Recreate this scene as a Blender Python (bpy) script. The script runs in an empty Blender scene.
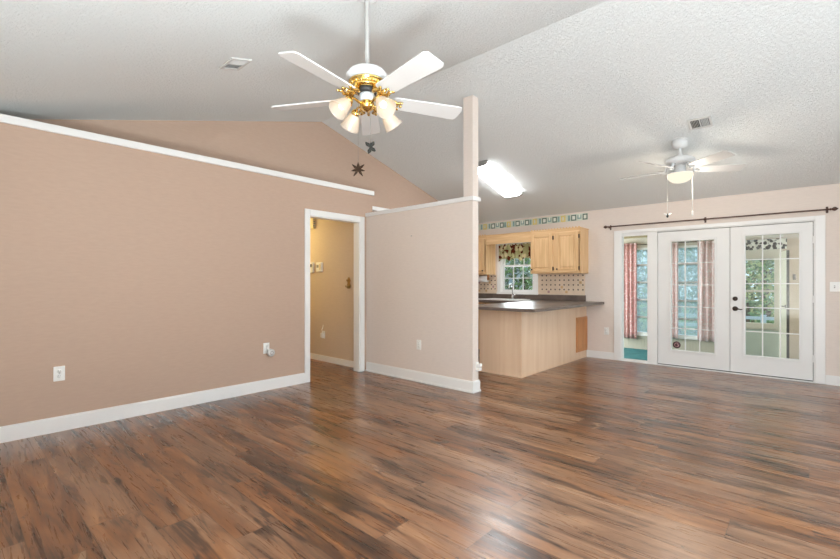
import bpy, bmesh, math, random
from mathutils import Vector, Matrix
random.seed(11)
PI = math.pi
S = bpy.context.scene
COL = S.collection

# ------------------------------------------------------------------ camera
YAW = math.radians(42.2)
cam_d = bpy.data.cameras.new('camera')
cam = bpy.data.objects.new('camera', cam_d)
COL.objects.link(cam)
cam.location = (0, 0, 1.26)
cam.rotation_euler = (PI / 2, 0, YAW)
cam_d.sensor_width = 36.0
cam_d.lens = 432.0 / 840.0 * 36.0
cam_d.shift_y = 3.0 / 840.0
cam_d.clip_start = 0.02
S.camera = cam

# ------------------------------------------------------------------ world, exposure, fill lamps
w = bpy.data.worlds.new('sky')
S.world = w
w.use_nodes = True
nt = w.node_tree
bg = nt.nodes['Background']
tc = nt.nodes.new('ShaderNodeTexCoord')
sep = nt.nodes.new('ShaderNodeSeparateXYZ')
ramp = nt.nodes.new('ShaderNodeValToRGB')
ramp.color_ramp.elements[0].position = 0.0
ramp.color_ramp.elements[0].color = (0.78, 0.90, 0.98, 1)
ramp.color_ramp.elements[1].position = 0.6
ramp.color_ramp.elements[1].color = (0.42, 0.66, 1.0, 1)
nt.links.new(tc.outputs['Generated'], sep.inputs[0])
nt.links.new(sep.outputs['Z'], ramp.inputs[0])
nt.links.new(ramp.outputs[0], bg.inputs['Color'])
bg.inputs['Strength'].default_value = 1.25

S.view_settings.view_transform = 'Standard'
S.view_settings.look = 'None'
S.view_settings.gamma = 1.0
S.view_settings.exposure = 0.42
S.view_settings.use_curve_mapping = False
S.cycles.max_bounces = 10
S.cycles.diffuse_bounces = 6
S.cycles.glossy_bounces = 4
S.cycles.transmission_bounces = 8
S.cycles.transparent_max_bounces = 12
S.cycles.caustics_reflective = False
S.cycles.caustics_refractive = False
S.cycles.sample_clamp_indirect = 6.0


def area(name, loc, rot, sx, sy, power, colour=(1, 1, 1)):
    l = bpy.data.lights.new(name, 'AREA')
    l.shape = 'RECTANGLE'
    l.size, l.size_y = sx, sy
    l.energy = power
    l.color = colour
    o = bpy.data.objects.new(name, l)
    COL.objects.link(o)
    o.location = loc
    o.rotation_euler = rot
    return o


def point(name, loc, power, colour, radius=0.04, parent=None):
    l = bpy.data.lights.new(name, 'POINT')
    l.energy = power
    l.color = colour
    l.shadow_soft_size = radius
    o = bpy.data.objects.new(name, l)
    COL.objects.link(o)
    o.location = loc
    if parent:
        o.parent = parent
    return o


# added lamps as daylight from assumed, unseen windows behind and beside the camera
area('assumed_near_daylight', (0.95, -0.60, 1.35), (PI / 2, 0, 0), 1.9, 1.9, 80, (0.90, 0.96, 1.0))
area('added_side_daylight', (3.3, 3.2, 1.5), (PI / 2, 0, PI / 2), 4.6, 2.2, 95, (0.90, 0.96, 1.0))
# added up-facing fill lamps outside those openings, to brighten the ceiling
area('upward_fill_side', (4.2, 3.2, -0.5), (0, math.radians(122), 0), 3.0, 5.0, 95, (0.88, 0.97, 1.0))
area('upward_fill_near', (0.95, -1.35, 0.1), (math.radians(128), 0, 0), 1.9, 2.0, 12, (0.90, 0.97, 1.0))
# added fill lamp, low beside the camera and bounced off the ceiling
area('ceiling_bounce_fill', (0.1, -0.1, 0.5), Vector((-0.14, -0.27, 0.93)).to_track_quat('-Z', 'Y').to_euler(), 1.0, 0.7, 195, (0.86, 0.96, 1.0))
# added fill lamps at hidden end openings, to brighten the sunroom
area('sunroom_fill_left', (-5.0, 8.9, 1.2), (PI / 2, 0, -PI / 2), 2.2, 1.7, 150, (0.93, 0.97, 1.0))
area('sunroom_fill_right', (2.4, 8.9, 1.2), (PI / 2, 0, PI / 2), 2.2, 1.7, 65, (0.93, 0.97, 1.0))
sun_d = bpy.data.lights.new('sun', 'SUN')
sun_d.energy = 3.0
sun_d.angle = 0.02
sun_d.color = (1.0, 0.95, 0.86)
sun = bpy.data.objects.new('sun', sun_d)
COL.objects.link(sun)
sun.rotation_euler = Vector((0.55, 0.75, 0.80)).to_track_quat('Z', 'Y').to_euler()
# lamp at the far end of the hall
point('hall_lamp', (-6.75, 3.5, 2.1), 22, (1.0, 0.82, 0.36), 0.08)


# ------------------------------------------------------------------ material helpers
def principled(name):
    m = bpy.data.materials.new(name)
    m.use_nodes = True
    return m, m.node_tree, m.node_tree.nodes['Principled BSDF']


def setc(b, col, rough=0.5, metal=0.0, spec=0.5):
    b.inputs['Base Color'].default_value = (*col, 1)
    b.inputs['Roughness'].default_value = rough
    b.inputs['Metallic'].default_value = metal
    b.inputs['Specular IOR Level'].default_value = spec


def N(nt, kind, **kw):
    n = nt.nodes.new('ShaderNode' + kind)
    for k, v in kw.items():
        if k.startswith('_'):
            n.inputs[k[1:]].default_value = v
        else:
            setattr(n, k, v)
    return n


def add_bump(nt, b, scale, strength, dist=0.005, detail=3, stretch=(1, 1, 1)):
    tc = N(nt, 'TexCoord')
    mp = N(nt, 'Mapping')
    mp.inputs['Scale'].default_value = stretch
    no = N(nt, 'TexNoise', _Scale=scale, _Detail=detail)
    bp = N(nt, 'Bump', _Strength=strength, _Distance=dist)
    nt.links.new(tc.outputs['Object'], mp.inputs[0])
    nt.links.new(mp.outputs[0], no.inputs['Vector'])
    nt.links.new(no.outputs['Fac'], bp.inputs['Height'])
    nt.links.new(bp.outputs[0], b.inputs['Normal'])
    return no


def plain(name, col, rough=0.5, metal=0.0, spec=0.5, bump=None, var=0.0):
    """plain procedural surface: base colour with a faint mottling"""
    m, nt, b = principled(name)
    setc(b, col, rough, metal, spec)
    if bump:
        add_bump(nt, b, *bump)
    if var > 0:
        tc = N(nt, 'TexCoord')
        no = N(nt, 'TexNoise', _Scale=6.0, _Detail=4)
        r = N(nt, 'ValToRGB')
        r.color_ramp.elements[0].position = 0.3
        r.color_ramp.elements[1].position = 0.7
        r.color_ramp.elements[0].color = (*[c * (1 - var) for c in col], 1)
        r.color_ramp.elements[1].color = (*[min(1, c * (1 + var)) for c in col], 1)
        nt.links.new(tc.outputs['Object'], no.inputs['Vector'])
        nt.links.new(no.outputs['Fac'], r.inputs[0])
        nt.links.new(r.outputs[0], b.inputs['Base Color'])
    return m


def emit(name, col, strength):
    m = bpy.data.materials.new(name)
    m.use_nodes = True
    nt = m.node_tree
    nt.nodes.clear()
    e = N(nt, 'Emission', _Strength=strength)
    e.inputs['Color'].default_value = (*col, 1)
    o = N(nt, 'OutputMaterial')
    nt.links.new(e.outputs[0], o.inputs[0])
    return m


def glass(name, tint=(0.95, 0.98, 0.98), refl=0.08):
    m = bpy.data.materials.new(name)
    m.use_nodes = True
    nt = m.node_tree
    nt.nodes.clear()
    t = N(nt, 'BsdfTransparent')
    t.inputs['Color'].default_value = (*tint, 1)
    g = N(nt, 'BsdfGlossy', _Roughness=0.02)
    lw = N(nt, 'LayerWeight', _Blend=0.15)
    mul = N(nt, 'Math', operation='MULTIPLY_ADD')
    mul.inputs[1].default_value = 0.5
    mul.inputs[2].default_value = refl * 0.5
    mx = N(nt, 'MixShader')
    o = N(nt, 'OutputMaterial')
    nt.links.new(lw.outputs['Fresnel'], mul.inputs[0])
    nt.links.new(mul.outputs[0], mx.inputs[0])
    nt.links.new(t.outputs[0], mx.inputs[1])
    nt.links.new(g.outputs[0], mx.inputs[2])
    nt.links.new(mx.outputs[0], o.inputs[0])
    return m


def wood(name, light, dark, axis=2, scale=1.0, rough=0.4):
    m, nt, b = principled(name)
    setc(b, light, rough)
    tc = N(nt, 'TexCoord')
    mp = N(nt, 'Mapping')
    st = [14 * scale] * 3
    st[axis] = 0.9 * scale
    mp.inputs['Scale'].default_value = st
    no = N(nt, 'TexNoise', _Scale=2.2, _Detail=6, _Distortion=0.6)
    r = N(nt, 'ValToRGB')
    r.color_ramp.elements[0].position = 0.3
    r.color_ramp.elements[0].color = (*dark, 1)
    r.color_ramp.elements[1].position = 0.68
    r.color_ramp.elements[1].color = (*light, 1)
    nt.links.new(tc.outputs['Object'], mp.inputs[0])
    nt.links.new(mp.outputs[0], no.inputs['Vector'])
    nt.links.new(no.outputs['Fac'], r.inputs[0])
    nt.links.new(r.outputs[0], b.inputs['Base Color'])
    return m


def floor_material():
    """vinyl planks running along X, 0.232 m wide, with wavy figure, dark knots and pale sapwood streaks"""
    m, nt, b = principled('plank_floor')
    L = nt.links.new

    def M(op, a=None, bb=None, c=None):
        n = N(nt, 'Math', operation=op)
        for i, v in enumerate((a, bb, c)):
            if v is None:
                continue
            if isinstance(v, (int, float)):
                n.inputs[i].default_value = v
            else:
                L(v, n.inputs[i])
        return n.outputs[0]
    tc = N(nt, 'TexCoord')
    sp = N(nt, 'SeparateXYZ')
    L(tc.outputs['Object'], sp.inputs[0])
    x, y = sp.outputs[0], sp.outputs[1]
    PW, PL = 0.232, 1.55
    yy = M('DIVIDE', M('ADD', y, 10 * PW - 1.89 + 8 * PW), PW)
    row = M('FLOOR', yy)
    fy = M('FRACT', yy)
    wn = N(nt, 'TexWhiteNoise', noise_dimensions='1D')
    L(row, wn.inputs['W'])
    xx = M('ADD', M('DIVIDE', x, PL), M('MULTIPLY', wn.outputs['Value'], 7.0))
    col = M('FLOOR', xx)
    fx = M('FRACT', xx)
    idv = N(nt, 'CombineXYZ')
    L(row, idv.inputs[0])
    L(col, idv.inputs[1])
    wn2 = N(nt, 'TexWhiteNoise', noise_dimensions='3D')
    L(idv.outputs[0], wn2.inputs['Vector'])
    # per-plank shifted coordinates
    off = N(nt, 'VectorMath', operation='SCALE')
    off.inputs['Scale'].default_value = 37.0
    L(wn2.outputs['Color'], off.inputs[0])
    co = N(nt, 'VectorMath', operation='ADD')
    L(tc.outputs['Object'], co.inputs[0])
    L(off.outputs[0], co.inputs[1])
    def noise(sx, sy, detail, rough, dist):
        mp = N(nt, 'Mapping')
        mp.inputs['Scale'].default_value = (sx, sy, 1)
        L(co.outputs[0], mp.inputs[0])
        n = N(nt, 'TexNoise', _Scale=1.0, _Detail=detail, _Roughness=rough, _Distortion=dist)
        L(mp.outputs[0], n.inputs['Vector'])
        return n.outputs['Fac']
    n1 = noise(0.80, 6.0, 6, 0.62, 1.5)      # broad wavy figure
    n2 = N(nt, 'TexNoise', _Scale=1.0, _Detail=5, _Roughness=0.65, _Distortion=1.2)
    mpg = N(nt, 'Mapping')
    mpg.inputs['Scale'].default_value = (2.0, 30.0, 1)
    L(co.outputs[0], mpg.inputs[0])
    L(mpg.outputs[0], n2.inputs['Vector'])
    n3 = noise(0.9, 3.5, 3, 0.5, 0.8)       # russet / grey drift
    nv = noise(0.55, 6.5, 4, 0.55, 1.5)      # veins: narrow bands of this one
    nk = noise(3.2, 10.0, 3, 0.6, 1.5)      # knots and mineral blots

    def sstep(v, a, bb2, lo, hi):
        m_ = N(nt, 'MapRange', interpolation_type='SMOOTHSTEP')
        m_.inputs['From Min'].default_value = a
        m_.inputs['From Max'].default_value = bb2
        m_.inputs['To Min'].default_value = lo
        m_.inputs['To Max'].default_value = hi
        L(v, m_.inputs[0])
        return m_.outputs[0]
    f = M('ADD', M('MULTIPLY', n1, 0.80), M('MULTIPLY', n2.outputs['Fac'], 0.26))
    f = M('ADD', f, M('MULTIPLY', M('SUBTRACT', wn2.outputs['Value'], 0.5), 0.13))
    f = M('SUBTRACT', f, 0.015)
    vein = sstep(M('ABSOLUTE', M('SUBTRACT', nv, 0.5)), 0.003, 0.032, 0.15, 0.0)
    vein = M('MULTIPLY', vein, sstep(n3, 0.40, 0.60, 0.25, 1.0))
    knot = sstep(nk, 0.635, 0.72, 0.0, 0.22)
    f = M('ADD', M('MULTIPLY', M('SUBTRACT', f, 0.5), 1.2), 0.495)
    f = M('SUBTRACT', M('SUBTRACT', f, vein), knot)

    def rampn(stops):
        r = N(nt, 'ValToRGB')
        e = r.color_ramp.elements
        while len(e) < len(stops):
            e.new(0.5)
        for el, (p, c) in zip(e, stops):
            el.position = p
            el.color = (*c, 1)
        L(f, r.inputs[0])
        return r.outputs[0]
    russet = rampn([(0.24, (0.0200, 0.0073, 0.0028)), (0.38, (0.0684, 0.0243, 0.0078)), (0.50, (0.1963, 0.0719, 0.0229)),
                    (0.62, (0.2946, 0.1212, 0.0421)), (0.78, (0.4031, 0.1881, 0.0732))])
    grey = rampn([(0.24, (0.0228, 0.0105, 0.0054)), (0.38, (0.0701, 0.0321, 0.0163)), (0.50, (0.1839, 0.0889, 0.0454)),
                  (0.62, (0.2735, 0.1428, 0.0767)), (0.78, (0.3678, 0.2063, 0.1166))])
    mx = N(nt, 'MixRGB')
    hue = M('ADD', n3, M('MULTIPLY', M('SUBTRACT', wn2.outputs['Value'], 0.5), 0.45))
    L(sstep(hue, 0.38, 0.66, 0.0, 1.0), mx.inputs[0])
    L(russet, mx.inputs[1])
    L(grey, mx.inputs[2])
    # pale sapwood streaks on a few planks
    n4 = noise(0.55, 2.6, 1, 0.4, 0.5)
    line = M('LESS_THAN', M('ABSOLUTE', M('SUBTRACT', n4, 0.5)), 0.006)
    gate = M('MULTIPLY', line, M('LESS_THAN', wn2.outputs['Value'], 0.15))
    mx2 = N(nt, 'MixRGB')
    L(M('MULTIPLY', gate, 0.7), mx2.inputs[0])
    L(mx.outputs[0], mx2.inputs[1])
    mx2.inputs[2].default_value = (0.36, 0.22, 0.125, 1)
    # seams
    ey = M('MINIMUM', fy, M('SUBTRACT', 1.0, fy))
    ex = M('MULTIPLY', M('MINIMUM', fx, M('SUBTRACT', 1.0, fx)), PL / PW)
    seam = M('LESS_THAN', M('MINIMUM', ey, ex), 0.010)
    mx3 = N(nt, 'MixRGB')
    L(M('MULTIPLY', seam, 0.55), mx3.inputs[0])
    L(mx2.outputs[0], mx3.inputs[1])
    mx3.inputs[2].default_value = (0.03, 0.017, 0.010, 1)
    L(mx3.outputs[0], b.inputs['Base Color'])
    rr = N(nt, 'MapRange')
    rr.inputs['From Min'].default_value = 0.3
    rr.inputs['From Max'].default_value = 0.7
    rr.inputs['To Min'].default_value = 0.24
    rr.inputs['To Max'].default_value = 0.35
    L(n2.outputs['Fac'], rr.inputs[0])
    L(rr.outputs[0], b.inputs['Roughness'])
    b.inputs['Specular IOR Level'].default_value = 0.85
    b.inputs['Coat Weight'].default_value = 0.2
    b.inputs['Coat Roughness'].default_value = 0.28
    # embossed grain along the plank plus a slow waviness and the eased edges
    mp5 = N(nt, 'Mapping')
    mp5.inputs['Scale'].default_value = (0.7, 13.0, 1)
    L(co.outputs[0], mp5.inputs[0])
    n5 = N(nt, 'TexNoise', _Scale=1.0, _Detail=2)
    L(mp5.outputs[0], n5.inputs['Vector'])
    edge = M('MINIMUM', M('MULTIPLY', M('MINIMUM', ey, ex), 12.0), 1.0)
    h = M('ADD', M('MULTIPLY', n5.outputs['Fac'], 0.9), M('ADD', M('MULTIPLY', n2.outputs['Fac'], 0.10), M('MULTIPLY', edge, 0.22)))
    bp = N(nt, 'Bump', _Strength=0.55, _Distance=0.0022)
    L(h, bp.inputs['Height'])
    L(bp.outputs[0], b.inputs['Normal'])
    return m


def ceiling_material():
    m, nt, b = principled('textured_ceiling')
    setc(b, (0.835, 0.865, 0.86), 0.9, 0, 0.15)
    tc = N(nt, 'TexCoord')
    n = N(nt, 'TexNoise', _Scale=44.0, _Detail=6, _Roughness=0.72, _Distortion=0.5)
    nt.links.new(tc.outputs['Object'], n.inputs['Vector'])
    r = N(nt, 'ValToRGB')
    r.color_ramp.elements[0].position = 0.40
    r.color_ramp.elements[1].position = 0.60
    nt.links.new(n.outputs['Fac'], r.inputs[0])
    bp = N(nt, 'Bump', _Strength=0.75, _Distance=0.007)
    nt.links.new(r.outputs[0], bp.inputs['Height'])
    nt.links.new(bp.outputs[0], b.inputs['Normal'])
    return m


def paint(name, col, var=0.025):
    m, nt, b = principled(name)
    setc(b, col, 0.75, 0, 0.25)
    tc = N(nt, 'TexCoord')
    mp = N(nt, 'Mapping')
    mp.inputs['Scale'].default_value = (1, 1, 5)
    no = N(nt, 'TexNoise', _Scale=14.0, _Detail=5)
    r = N(nt, 'ValToRGB')
    r.color_ramp.elements[0].position = 0.3
    r.color_ramp.elements[1].position = 0.7
    r.color_ramp.elements[0].color = (*[c * (1 - var) for c in col], 1)
    r.color_ramp.elements[1].color = (*[c * (1 + var) for c in col], 1)
    nt.links.new(tc.outputs['Object'], mp.inputs[0])
    nt.links.new(mp.outputs[0], no.inputs['Vector'])
    nt.links.new(no.outputs['Fac'], r.inputs[0])
    nt.links.new(r.outputs[0], b.inputs['Base Color'])
    n2 = N(nt, 'TexNoise', _Scale=120.0, _Detail=2)
    nt.links.new(tc.outputs['Object'], n2.inputs['Vector'])
    bp = N(nt, 'Bump', _Strength=0.12, _Distance=0.002)
    nt.links.new(n2.outputs['Fac'], bp.inputs['Height'])
    nt.links.new(bp.outputs[0], b.inputs['Normal'])
    return m


def fabric(name, base, motif, scale=18.0, thr=0.5, transl=0.45, extra=None):
    """thin printed cloth: cell pattern of two tones, light comes through it"""
    m = bpy.data.materials.new(name)
    m.use_nodes = True
    nt = m.node_tree
    nt.nodes.clear()
    L = nt.links.new
    tc = N(nt, 'TexCoord')
    no = N(nt, 'TexNoise', _Scale=scale * 0.6, _Detail=2)
    L(tc.outputs['Object'], no.inputs['Vector'])
    mixv = N(nt, 'VectorMath', operation='MULTIPLY_ADD')
    mixv.inputs[1].default_value = (0.06, 0.06, 0.06)
    L(no.outputs['Color'], mixv.inputs[0])
    L(tc.outputs['Object'], mixv.inputs[2])
    v = N(nt, 'TexVoronoi', _Scale=scale)
    L(mixv.outputs[0], v.inputs['Vector'])
    r = N(nt, 'ValToRGB')
    r.color_ramp.interpolation = 'EASE'
    r.color_ramp.elements[0].position = thr - 0.08
    r.color_ramp.elements[0].color = (*motif, 1)
    r.color_ramp.elements[1].position = thr + 0.08
    r.color_ramp.elements[1].color = (*base, 1)
    L(v.outputs['Distance'], r.inputs[0])
    colour = r.outputs[0]
    if extra:
        n2 = N(nt, 'TexNoise', _Scale=extra[1], _Detail=1)
        L(tc.outputs['Object'], n2.inputs['Vector'])
        gt = N(nt, 'Math', operation='GREATER_THAN')
        gt.inputs[1].default_value = extra[2]
        L(n2.outputs['Fac'], gt.inputs[0])
        mx = N(nt, 'MixRGB')
        L(gt.outputs[0], mx.inputs[0])
        L(colour, mx.inputs[1])
        mx.inputs[2].default_value = (*extra[0], 1)
        colour = mx.outputs[0]
    d = N(nt, 'BsdfDiffuse')
    t = N(nt, 'BsdfTranslucent')
    L(colour, d.inputs['Color'])
    L(colour, t.inputs['Color'])
    ms = N(nt, 'MixShader')
    ms.inputs[0].default_value = transl
    L(d.outputs[0], ms.inputs[1])
    L(t.outputs[0], ms.inputs[2])
    o = N(nt, 'OutputMaterial')
    L(ms.outputs[0], o.inputs[0])
    return m


def shade_glass(name):
    """frosted pressed glass of the lamp shades: lets the bulb's light through"""
    m = bpy.data.materials.new(name)
    m.use_nodes = True
    nt = m.node_tree
    nt.nodes.clear()
    L = nt.links.new
    t = N(nt, 'BsdfTransparent')
    t.inputs['Color'].default_value = (0.93, 0.86, 0.77, 1)
    tr = N(nt, 'BsdfTranslucent')
    tr.inputs['Color'].default_value = (0.82, 0.70, 0.56, 1)
    g = N(nt, 'BsdfGlossy', _Roughness=0.15)
    d = N(nt, 'BsdfDiffuse')
    d.inputs['Color'].default_value = (0.9, 0.86, 0.8, 1)
    a = N(nt, 'MixShader')
    a.inputs[0].default_value = 0.5
    L(tr.outputs[0], a.inputs[1])
    L(d.outputs[0], a.inputs[2])
    b2 = N(nt, 'MixShader')
    b2.inputs[0].default_value = 0.62
    L(t.outputs[0], b2.inputs[1])
    L(a.outputs[0], b2.inputs[2])
    c = N(nt, 'MixShader')
    c.inputs[0].default_value = 0.06
    L(b2.outputs[0], c.inputs[1])
    L(g.outputs[0], c.inputs[2])
    o = N(nt, 'OutputMaterial')
    L(c.outputs[0], o.inputs[0])
    return m


M_FLOOR = floor_material()
M_CEIL = ceiling_material()
M_WALL = paint('tan_rose_wall', (0.48, 0.35, 0.272))  # darker, more saturated wall tone, for the left and gable walls
M_PALE = paint('pale_rose_wall', (0.71, 0.63, 0.57))  # lighter wall tone, for the half wall, post, back and out-of-frame walls
M_HALL = paint('hall_wall_paint', (0.60, 0.49, 0.38))
M_TRIM = plain('white_trim_paint', (0.80, 0.80, 0.785), 0.35, 0, 0.5)
M_DOOR = plain('white_door_paint', (0.74, 0.74, 0.725), 0.4, 0, 0.5, (90, 0.04, 0.001), 0.01)
M_PLASTIC = plain('white_plastic', (0.80, 0.80, 0.77), 0.35)
M_SLOT = plain('dark_slot', (0.03, 0.03, 0.03), 0.6)
M_GREYSLOT = plain('grey_slot', (0.28, 0.28, 0.27), 0.6)
M_BRONZE = plain('dark_bronze', (0.060, 0.042, 0.034), 0.35, 0.7)
M_RODBRONZE = plain('brown_bronze_rod', (0.10, 0.055, 0.042), 0.4, 0.5)
M_BRASS = plain('polished_brass', (0.83, 0.58, 0.20), 0.16, 1.0)
M_ANTIQUE = plain('antique_brass', (0.32, 0.22, 0.09), 0.35, 0.8)
M_WHITEMETAL = plain('white_enamel', (0.68, 0.69, 0.69), 0.28)
M_VENT = plain('vent_enamel', (0.60, 0.60, 0.58), 0.5)
M_BLADE = plain('white_blade', (0.62, 0.61, 0.595), 0.38, 0, 0.5, (60, 0.05, 0.001), 0.02)
M_SILVER = plain('brushed_silver', (0.45, 0.45, 0.45), 0.35, 0.8)
M_CHROME = plain('chrome', (0.75, 0.76, 0.78), 0.12, 1.0)
M_MAPLE = wood('maple_cabinet', (0.80, 0.55, 0.30), (0.62, 0.385, 0.185), 2)
M_MAPLEX = wood('maple_cabinet_across', (0.80, 0.55, 0.30), (0.62, 0.385, 0.185), 0)
M_PANEL = wood('pale_maple_panel', (0.83, 0.62, 0.44), (0.74, 0.52, 0.34), 2, 0.4, 0.3)
M_OAK = wood('orange_oak', (0.62, 0.285, 0.10), (0.46, 0.19, 0.06), 2)
M_COUNTER = plain('dark_laminate', (0.14, 0.108, 0.09), 0.38, 0, 0.4, None, 0.25)
M_GLASS = glass('window_glass')
M_BLUEGLASS = glass('jalousie_glass', (0.86, 0.92, 0.94))
_nt = M_BLUEGLASS.node_tree
_o = [n for n in _nt.nodes if n.type == 'OUTPUT_MATERIAL'][0]
_src = _o.inputs[0].links[0].from_socket
_tr = N(_nt, 'BsdfTranslucent')
_tr.inputs['Color'].default_value = (0.62, 0.74, 0.76, 1)
_mx = N(_nt, 'MixShader')
_mx.inputs[0].default_value = 0.26
_nt.links.new(_src, _mx.inputs[1])
_nt.links.new(_tr.outputs[0], _mx.inputs[2])
_nt.links.new(_mx.outputs[0], _o.inputs[0])
M_SHADE = shade_glass('frosted_shade')
M_BULB = emit('bulb_glow', (1.0, 0.86, 0.62), 2.6)
M_BOWL = emit('bowl_glow', (1.0, 0.88, 0.70), 0.85)
M_TUBE = emit('fluorescent_glow', (0.97, 0.985, 1.0), 16.0)
M_FOB = plain('dark_brown_wood_fob', (0.035, 0.020, 0.012), 0.9, 0, 0.1)
M_FOBGREY = plain('dark_grey_fob', (0.035, 0.035, 0.032), 0.9, 0, 0.1)
M_CHAIN = plain('dull_chain', (0.30, 0.28, 0.25), 0.4, 0.6)
M_CHAINW = plain('white_chain', (0.62, 0.62, 0.60), 0.5)
M_SUNWALL = plain('sunroom_beige', (0.56, 0.515, 0.42), 0.7, 0, 0.3, None, 0.03)
M_SUNTAN = plain('sunroom_tan', (0.50, 0.40, 0.31), 0.7, 0, 0.3, None, 0.03)
M_SUNCEIL = plain('sunroom_ceiling_boards', (0.30, 0.235, 0.11), 0.6, 0, 0.3, None, 0.05)
M_CARPET = plain('teal_carpet', (0.045, 0.155, 0.165), 0.95, 0, 0.1, (220, 0.6, 0.006), 0.2)
M_SAGE = plain('sage_panel', (0.40, 0.44, 0.36), 0.6, 0, 0.4, None, 0.04)
M_PUTTY = plain('putty_door', (0.55, 0.52, 0.40), 0.5, 0, 0.4, None, 0.03)
M_CURTAIN = fabric('rose_lace_curtain', (0.90, 0.71, 0.69), (0.95, 0.89, 0.88), 26, 0.36, 0.4)
M_CURTDEEP = fabric('rose_print_curtain', (0.74, 0.43, 0.41), (0.90, 0.74, 0.72), 22, 0.34, 0.4)
M_LEAFVAL = fabric('black_leaf_valance_cloth', (0.80, 0.78, 0.70), (0.03, 0.03, 0.03), 15, 0.52, 0.35)
M_FLORAL = fabric('floral_valance_cloth', (0.50, 0.48, 0.27), (0.74, 0.66, 0.44), 9, 0.45, 0.3, ((0.16, 0.04, 0.02), 11.0, 0.56))
M_PAPER = plain('paper_towel', (0.85, 0.85, 0.84), 0.9, 0, 0.1, (40, 0.2, 0.002))
M_LEAF = [plain('leaf_dark', (0.16, 0.26, 0.12), 0.6, 0, 0.3, None, 0.5),
          plain('leaf_mid', (0.26, 0.40, 0.18), 0.6, 0, 0.3, None, 0.5),
          plain('leaf_yellow', (0.48, 0.50, 0.22), 0.6, 0, 0.3, None, 0.4),
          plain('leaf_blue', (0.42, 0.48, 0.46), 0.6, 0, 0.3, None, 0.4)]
M_BARK = plain('bark', (0.13, 0.10, 0.075), 0.9, 0, 0.1, (30, 0.6, 0.02), 0.3)
M_GRASS = plain('lawn', (0.12, 0.20, 0.06), 0.9, 0, 0.1, (40, 0.5, 0.02), 0.4)
M_RAIL = plain('blue_white_rail', (0.62, 0.68, 0.74), 0.5)
M_STICK = plain('maroon_sticker', (0.055, 0.010, 0.016), 0.4)
M_STICKMARK = plain('sticker_mark', (0.70, 0.45, 0.45), 0.4)
M_BORDER = plain('border_sage', (0.58, 0.63, 0.54), 0.7, 0, 0.2, None, 0.12)
M_BGREEN = plain('border_dark_green', (0.10, 0.16, 0.13), 0.7)
M_BTEAL = plain('border_teal', (0.24, 0.36, 0.34), 0.7, 0, 0.2, None, 0.2)
M_BCREAM = plain('border_cream', (0.72, 0.74, 0.66), 0.7)
M_BYELL = plain('border_yellow', (0.66, 0.55, 0.22), 0.7, 0, 0.2, None, 0.15)
M_TILE = plain('cream_tile', (0.74, 0.60, 0.46), 0.4, 0, 0.5, None, 0.08)
M_TILEDOT = plain('tile_dark_diamond', (0.085, 0.055, 0.045), 0.5)
M_TILEMOTIF = plain('tile_motif', (0.60, 0.40, 0.20), 0.5, 0, 0.4, None, 0.2)
M_TILEROSE = plain('tile_rose_motif', (0.45, 0.26, 0.27), 0.5, 0, 0.4, None, 0.2)
M_CHIME = plain('cream_chime', (0.66, 0.56, 0.34), 0.5)


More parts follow.
